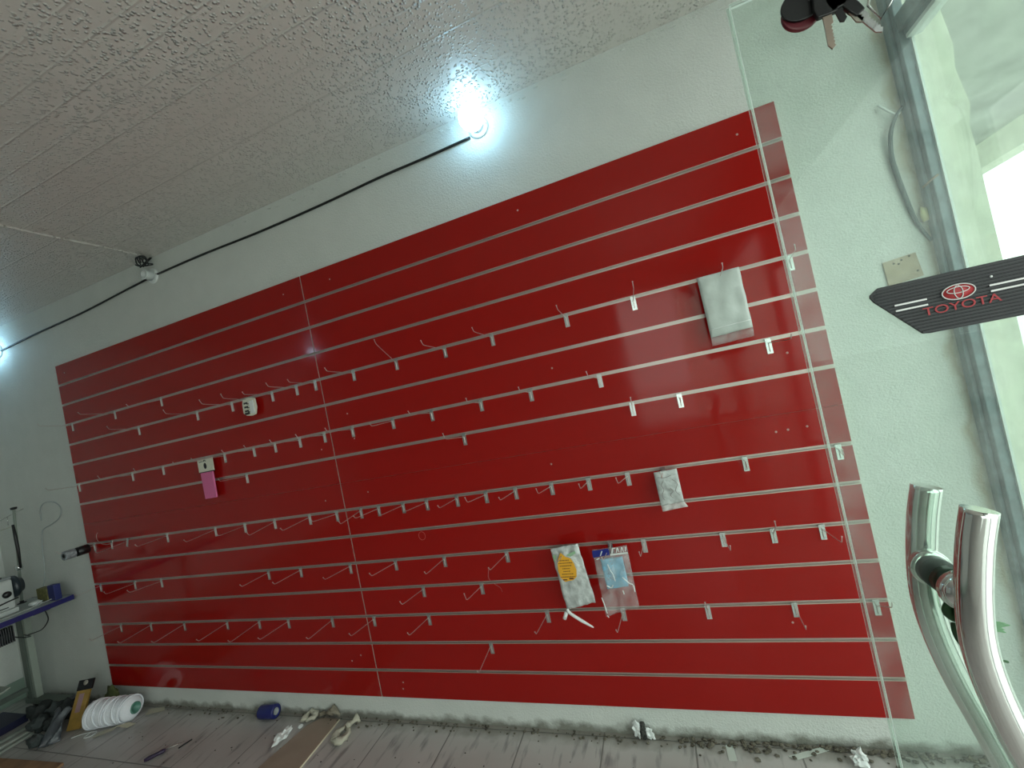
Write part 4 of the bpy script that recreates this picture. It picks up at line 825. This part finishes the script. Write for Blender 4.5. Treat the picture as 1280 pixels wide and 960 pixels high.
bm = new_bm(); lathe(bm, [(0.036, -0.01), (0.036, Lc+0.008), (0.030, Lc+0.008), (0.030, -0.01), (0.036, -0.01)], 28, M_); link('core', bm, mat('green_plastic_core', (0.10, 0.26, 0.20), 0.4), t)
bm = new_bm(); tube(bm, bez([(0.20, -0.24, 0.003), (0.22, -0.29, 0.003), (0.26, -0.27, 0.003), (0.25, -0.235, 0.003), (0.20, -0.245, 0.003), (0.14, -0.27, 0.003), (0.10, -0.30, 0.003)], 6), 0.0025, 6); tag(link('string', bm, M_WHITE, None, smooth=True), 'white string looped on the floor in front of the thread cone', 'string')
def slab(name, poly, z0, th, m, label, cat, tilt=None, bev=0.0, group=None):
    bm = new_bm(); prism(bm, poly, xy, z0, z0+th)
    if tilt: 
        c = Vector((sum(p[0] for p in poly)/len(poly), sum(p[1] for p in poly)/len(poly), z0)); bmesh.ops.transform(bm, matrix=Matrix.Translation(c) @ tilt @ Matrix.Translation(-c), verts=bm.verts)
        zm = min(v.co.z for v in bm.verts); bmesh.ops.translate(bm, verts=bm.verts, vec=(0, 0, 0.001-zm))
    return tag(link(name, bm, m, None, bevel=bev), label, cat, group)
M_CARD = mat('grey_cardboard', (0.40, 0.37, 0.29), 0.85)
slab('cardboard_scrap', [(0.30, -0.285), (0.42, -0.235), (0.43, -0.21), (0.31, -0.25)], 0.001, 0.004, M_CARD, 'torn cardboard scrap in front of the thread cone', 'cardboard', Matrix.Rotation(0.35, 4, 'X'))
slab('cardboard_scrap', [(0.44, -0.225), (0.50, -0.195), (0.51, -0.15), (0.47, -0.17)], 0.001, 0.004, M_CARD, 'small folded cardboard scrap at the right end of the thread cone', 'cardboard', Matrix.Rotation(0.6, 4, 'Y'))
slab('cardboard_scrap', [(0.50, -0.09), (0.60, -0.03), (0.56, -0.005), (0.47, -0.045)], 0.001, 0.003, M_CARD, 'flat cardboard scrap behind the green end of the thread cone', 'cardboard', Matrix.Rotation(0.1, 4, 'Y'))
# ochre packet leaning on the pile
t = empty('ochre_packet', (0.01, -0.255, 0), 'tall ochre packet with black header standing beside the thread cone', 'packet')
RT = Matrix.Rotation(0.45, 4, 'Z') @ Matrix.Rotation(-0.50, 4, 'X') @ Matrix.Rotation(0.05, 4, 'Y')
bm = new_bm(); box(bm, -0.043, 0.043, 0, 0.02, 0.010, 0.24, RT); link('packet_body', bm, mat('ochre_card', (0.36, 0.22, 0.05), 0.5, var=0.2, vscale=20), t, bevel=0.003)
bm = new_bm(); box(bm, -0.05, 0.05, 0.004, 0.016, 0.2405, 0.305, RT); link('header', bm, M_BLACK, t)
bm = new_bm(); box(bm, -0.018, 0.014, -0.0015, -0.0003, 0.11, 0.22, RT); link('print_patch', bm, mat('mauve_print', (0.35, 0.22, 0.24), 0.5), t)
bm = new_bm(); lathe(bm, [(0, 0), (0.016, 0), (0.016, 0.0008), (0, 0.0008)], 12, RT @ Matrix.Translation((0.0, 0.0032, 0.285)) @ Matrix.Rotation(PI/2, 4, 'X')); link('header_print', bm, mat('pale_print', (0.4, 0.36, 0.3), 0.5), t)
# grey bag behind the packet
t2 = tag(None or empty('grey_bag', (-0.02, -0.29, 0)), 'crumpled grey plastic bag slumped left of the ochre packet', 'bag')
bm = new_bm(); quadgrid(bm, [(-0.13, 0.03, 0.14), (-0.0, 0.06, 0.14), (0.06, -0.05, 0.003), (-0.0, -0.12, 0.003)], 14, 18, lambda u, v: (0.012*math.sin(v*9+u*3), 0.016*math.sin(u*9+v*5), max(0, 0.02*math.sin(u*11+v*7))))
o = link('film', bm, mat('slate_film', (0.08, 0.09, 0.10), 0.3, bump=1.0, bscale=30), t2, smooth=True); so = o.modifiers.new('s', 'SOLIDIFY'); so.thickness = 0.002
bm = new_bm(); crumple(bm, (0.08, -0.045, 0.0), 0.05, 9, (1.5, 0.5, 1.5)); tag(link('fabric_scrap', bm, mat('olive_cloth', (0.10, 0.12, 0.04), 0.8), None, smooth=True), 'olive green cloth bunched between the packet and the thread cone', 'fabric')
M_RAG = mat('charcoal_cloth', (0.03, 0.036, 0.036), 0.85, bump=0.7, bscale=25); M_RAG2 = mat('slate_cloth', (0.055, 0.068, 0.068), 0.85, bump=0.7, bscale=25)
rags = [(-0.50, -0.20, 0.075, M_RAG, 'charcoal cloth scrap at the back left of the pile by the table foot'), (-0.36, -0.17, 0.07, M_RAG2, 'slate cloth scrap at the back of the pile behind the others'), (-0.23, -0.16, 0.07, M_RAG, 'charcoal cloth scrap at the back right of the pile touching the grey bag'), (-0.30, -0.285, 0.062, M_RAG2, 'slate cloth scrap at the front left of the pile'), (-0.17, -0.27, 0.06, M_RAG, 'charcoal cloth scrap at the front of the pile beside the grey bag'), (-0.10, -0.385, 0.045, M_RAG2, 'small slate cloth scrap furthest forward in the pile')]
for k, (x, y, r, m, lab) in enumerate(rags):
    bm = new_bm(); crumple(bm, (x, y, 0.0), r, 40+k, (0.85, 0.7, 0.8), amt=0.45); tag(link('fabric_scrap', bm, m, None, smooth=True), lab, 'fabric', 'cloth scraps heaped beside the table foot')
# slats lying on the floor
M_SLAT = mat('weathered_slat', (0.33, 0.36, 0.32), 0.7, var=0.2, vscale=12); M_SLAT2 = mat('pale_slat', (0.46, 0.48, 0.44), 0.6)
def slat(x0, y0, x1, y1, wd, th, m, lab, z0=0.001):
    d = Vector((x1-x0, y1-y0)).normalized(); s = Vector((-d.y, d.x))*wd/2
    return slab('wooden_slat', [(x0+s.x, y0+s.y), (x1+s.x, y1+s.y), (x1-s.x, y1-s.y), (x0-s.x, y0-s.y)], z0, th, m, lab, 'slat', bev=0.002, group='slats lying on the floor under the table')
slat(-0.60, -1.1, -0.50, -0.06, 0.045, 0.018, M_SLAT, 'long weathered slat lying nearest the table leg')
slat(-0.47, -1.1, -0.40, -0.16, 0.035, 0.02, M_SLAT2, 'pale slat lying between the two weathered slats')
slat(-0.33, -1.1, -0.36, -0.30, 0.04, 0.016, M_SLAT, 'weathered slat lying furthest from the wall on the left')
slab('flat_box', [(-1.0, -0.42), (-0.66, -0.42), (-0.66, -0.20), (-1.0, -0.20)], 0.001, 0.05, mat('midnight_blue_card', (0.012, 0.014, 0.05), 0.5), 'flat dark blue box on the floor under the sewing table', 'box', bev=0.002)
slab('floor_board', [(-0.32, -0.50), (0.40, -0.47), (0.44, -0.85), (-0.32, -0.9)], 0.001, 0.015, mat('orange_brown_board', (0.30, 0.17, 0.09), 0.7, var=0.3, vscale=10), 'orange brown board lying at the bottom left corner', 'board')
# brown plank pointing at the wall
slab('hardboard_plank', [(1.985, -0.008), (2.112, -0.012), (2.16, -0.75), (1.80, -0.75), (1.925, -0.07)], 0.001, 0.006, M_BROWN, 'flat brown hardboard plank lying on the floor up to the wall', 'plank')
bm = new_bm(); prism(bm, [(2.1122, -0.012), (2.1162, -0.012), (2.1642, -0.75), (2.1602, -0.75)], xy, 0.0008, 0.0075)
for o in COL.objects:
    if o.name.startswith('hardboard_plank'): pk = o
link('pale_cut_edge', bm, mat('pale_edge', (0.68, 0.60, 0.45), 0.7), pk)
# gloves / rags at the plank
M_GLOVE = mat('beige_knit', (0.50, 0.47, 0.38), 0.9, bump=0.6, bscale=80)
def glove(pts, lab, seed, m=M_GLOVE, r=0.020, nm_='rag'):
    bm = new_bm(); rnd = random.Random(seed)
    for q in pts:
        P_ = bez([(x, y, max(z, r*0.9)) for x, y, z in q], 4); n = len(P_)
        tube(bm, P_, [r*(0.75+0.35*math.sin(3*i/n*PI+seed)) for i in range(n)], 8)
    from mathutils import noise
    for v in bm.verts:
        v.co += noise.noise_vector(v.co*45+Vector((seed, 0, 0)))*r*0.75
        v.co.z = max(0.001, v.co.z*0.85)
    return tag(link(nm_, bm, m, None, smooth=True), lab, 'rag')
glove([[(2.21, -0.16, 0.015), (2.19, -0.12, 0.02), (2.22, -0.075, 0.025), (2.25, -0.09, 0.02), (2.26, -0.14, 0.015), (2.235, -0.17, 0.012), (2.21, -0.16, 0.015)], [(2.235, -0.09, 0.03), (2.245, -0.04, 0.03), (2.255, -0.01, 0.03)]], 'beige knitted rag twisted on the floor right of the brown plank', 1)
glove([[(1.885, -0.055, 0.02), (1.885, -0.015, 0.04), (1.925, -0.006, 0.045), (1.945, -0.022, 0.03), (1.91, -0.05, 0.03)]], 'beige knitted rag at the left tip of the brown plank', 2)
glove([[(1.98, -0.006, 0.035), (2.03, -0.006, 0.045), (2.08, -0.008, 0.06), (2.12, -0.012, 0.035)], [(2.07, -0.008, 0.06), (2.085, -0.006, 0.085)]], 'grey brown rag wedged between the plank and the wall', 3, mat('grey_brown_knit', (0.24, 0.21, 0.16), 0.9, bump=.6, bscale=80))
def paper(x, y, r, seed, lab, m=M_WHITE, sq=(1, 1, 0.6)):
    bm = new_bm(); crumple(bm, (x, y, 0.0005), r, seed, sq, amt=0.55); return tag(link('crumpled_paper', bm, m), lab, 'paper', 'crumpled paper bits on the floor')
paper(1.845, -0.165, 0.030, 60, 'crumpled white paper left of the brown plank', sq=(0.8, 1.6, 0.6))
paper(1.890, -0.085, 0.011, 61, 'tiny white paper bit at the edge of the brown plank')
paper(3.825, -0.012, 0.020, 62, 'white crumpled paper ball at the foot of the wall below the bags', sq=(0.8, 0.6, 1.5))
paper(3.875, -0.006, 0.020, 63, 'white crumpled paper beside a dark stone at the wall foot', sq=(1.1, 0.5, 1.1))
paper(4.655, -0.06, 0.024, 64, 'white crumpled paper near the bottom right by the glass door', sq=(1, 1, 0.9))
bm = new_bm(); crumple(bm, (3.853, -0.004, 0.045), 0.012, 71, (1, 0.8, 1.2)); crumple(bm, (3.853, -0.012, 0.001), 0.014, 72, (1, 0.9, 2.0)); tag(link('stone', bm, mat('dark_stone', (0.05, 0.05, 0.045), 0.9)), 'dark stone between two white paper bits at the wall foot', 'stone')
# blue tape roll
t = empty('tape_roll', (1.585, -0.012, 0.040), 'dark blue tape roll standing on the floor against the wall', 'tape roll')
Rr = Matrix.Rotation(PI/2, 4, 'Y') @ Matrix.Identity(4)
bm = new_bm(); lathe(bm, [(0.020, -0.055), (0.038, -0.055), (0.0395, -0.05), (0.0395, 0.05), (0.038, 0.055), (0.020, 0.055), (0.020, -0.055)], 32, Matrix.Rotation(0.12, 4, 'Z') @ Rr); o = link('tape', bm, mat('navy_tape', (0.015, 0.02, 0.13), 0.25), t)
bm = new_bm(); lathe(bm, [(0.016, -0.0555), (0.0199, -0.0555), (0.0199, 0.0555), (0.016, 0.0555), (0.016, -0.0555)], 28, Matrix.Rotation(0.12, 4, 'Z') @ Rr); link('core', bm, mat('grey_core', (0.35, 0.36, 0.35), 0.6), t)
t.location.y = -0.030
# screwdriver, pencil, metal strips
t = empty('screwdriver', (1.05, -0.35, 0.0), 'dark purple handled screwdriver lying on the floor tiles', 'screwdriver'); I = Matrix.Translation((-1.05, 0.35, 0))
bm = new_bm(); lathe(bm, [(0, 0), (0.009, 0.002), (0.0115, 0.02), (0.010, 0.06), (0.0115, 0.085), (0.007, 0.10), (0.0, 0.10)], 12, I @ axis_M((1.025, -0.395, 0.0125), (0.075, 0.10, 0))); link('handle', bm, mat('dark_purple_plastic', (0.03, 0.015, 0.05), 0.35), t)
bm = new_bm(); tube(bm, [I @ Vector((1.084, -0.316, 0.0125)), I @ Vector((1.13, -0.25, 0.006))], [0.003, 0.002], 8); link('shaft', bm, M_STEEL, t)
bm = new_bm(); tube(bm, [(1.155, -0.29, 0.0045), (1.175, -0.225, 0.0045)], 0.004, 7); tag(link('pencil_stub', bm, M_BLACK, None), 'short black stick lying on the tiles beside the screwdriver', 'stick')
slab('metal_strip', [(4.190, -0.085), (4.222, -0.085), (4.218, -0.012), (4.188, -0.010)], 0.001, 0.002, mat('pale_metal', (0.60, 0.63, 0.58), 0.5, 0.2), 'short pale metal strip lying square to the wall', 'metal strip')
slab('metal_strip', [(4.415, -0.045), (4.44, -0.060), (4.58, 0.000), (4.56, 0.014)], 0.001, 0.002, mat('pale_metal', (0.60, 0.63, 0.58), 0.5, 0.2), 'pale metal strip lying slantwise near the bottom right', 'metal strip')
# rubble along the foot of the wall
bm = new_bm(); rnd = random.Random(11)
for k in range(420):
    x = rnd.choice([rnd.uniform(0.55, 5.2), rnd.uniform(2.3, 5.2), rnd.uniform(4.0, 5.22)]); y = WY-0.004-abs(rnd.gauss(0, 0.028)); r = rnd.uniform(0.002, 0.007)*(1.4 if x > 3.9 else 1)
    crumple(bm, (x, min(y, WY-r*1.3), 0.0002), r, k, (1.3, 1, 0.7), sub=1)
tag(link('plaster_crumbs', bm, mat('dirty_crumbs', (0.12, 0.105, 0.08), 0.95, var=0.5, vscale=30)), 'plaster crumbs and dirt lying along the foot of the wall', 'rubble', kind='stuff')
bm = new_bm(); rnd = random.Random(12)
for k in range(110): crumple(bm, (rnd.uniform(0.6, 5.2), -rnd.uniform(0.13, 0.6), 0.0002), rnd.uniform(0.0015, 0.004), k, (1.3, 1, 0.6), sub=1)
tag(link('floor_grit', bm, mat('dark_grit', (0.10, 0.09, 0.08), 0.95)), 'dark grit scattered over the floor tiles', 'grit', kind='stuff')
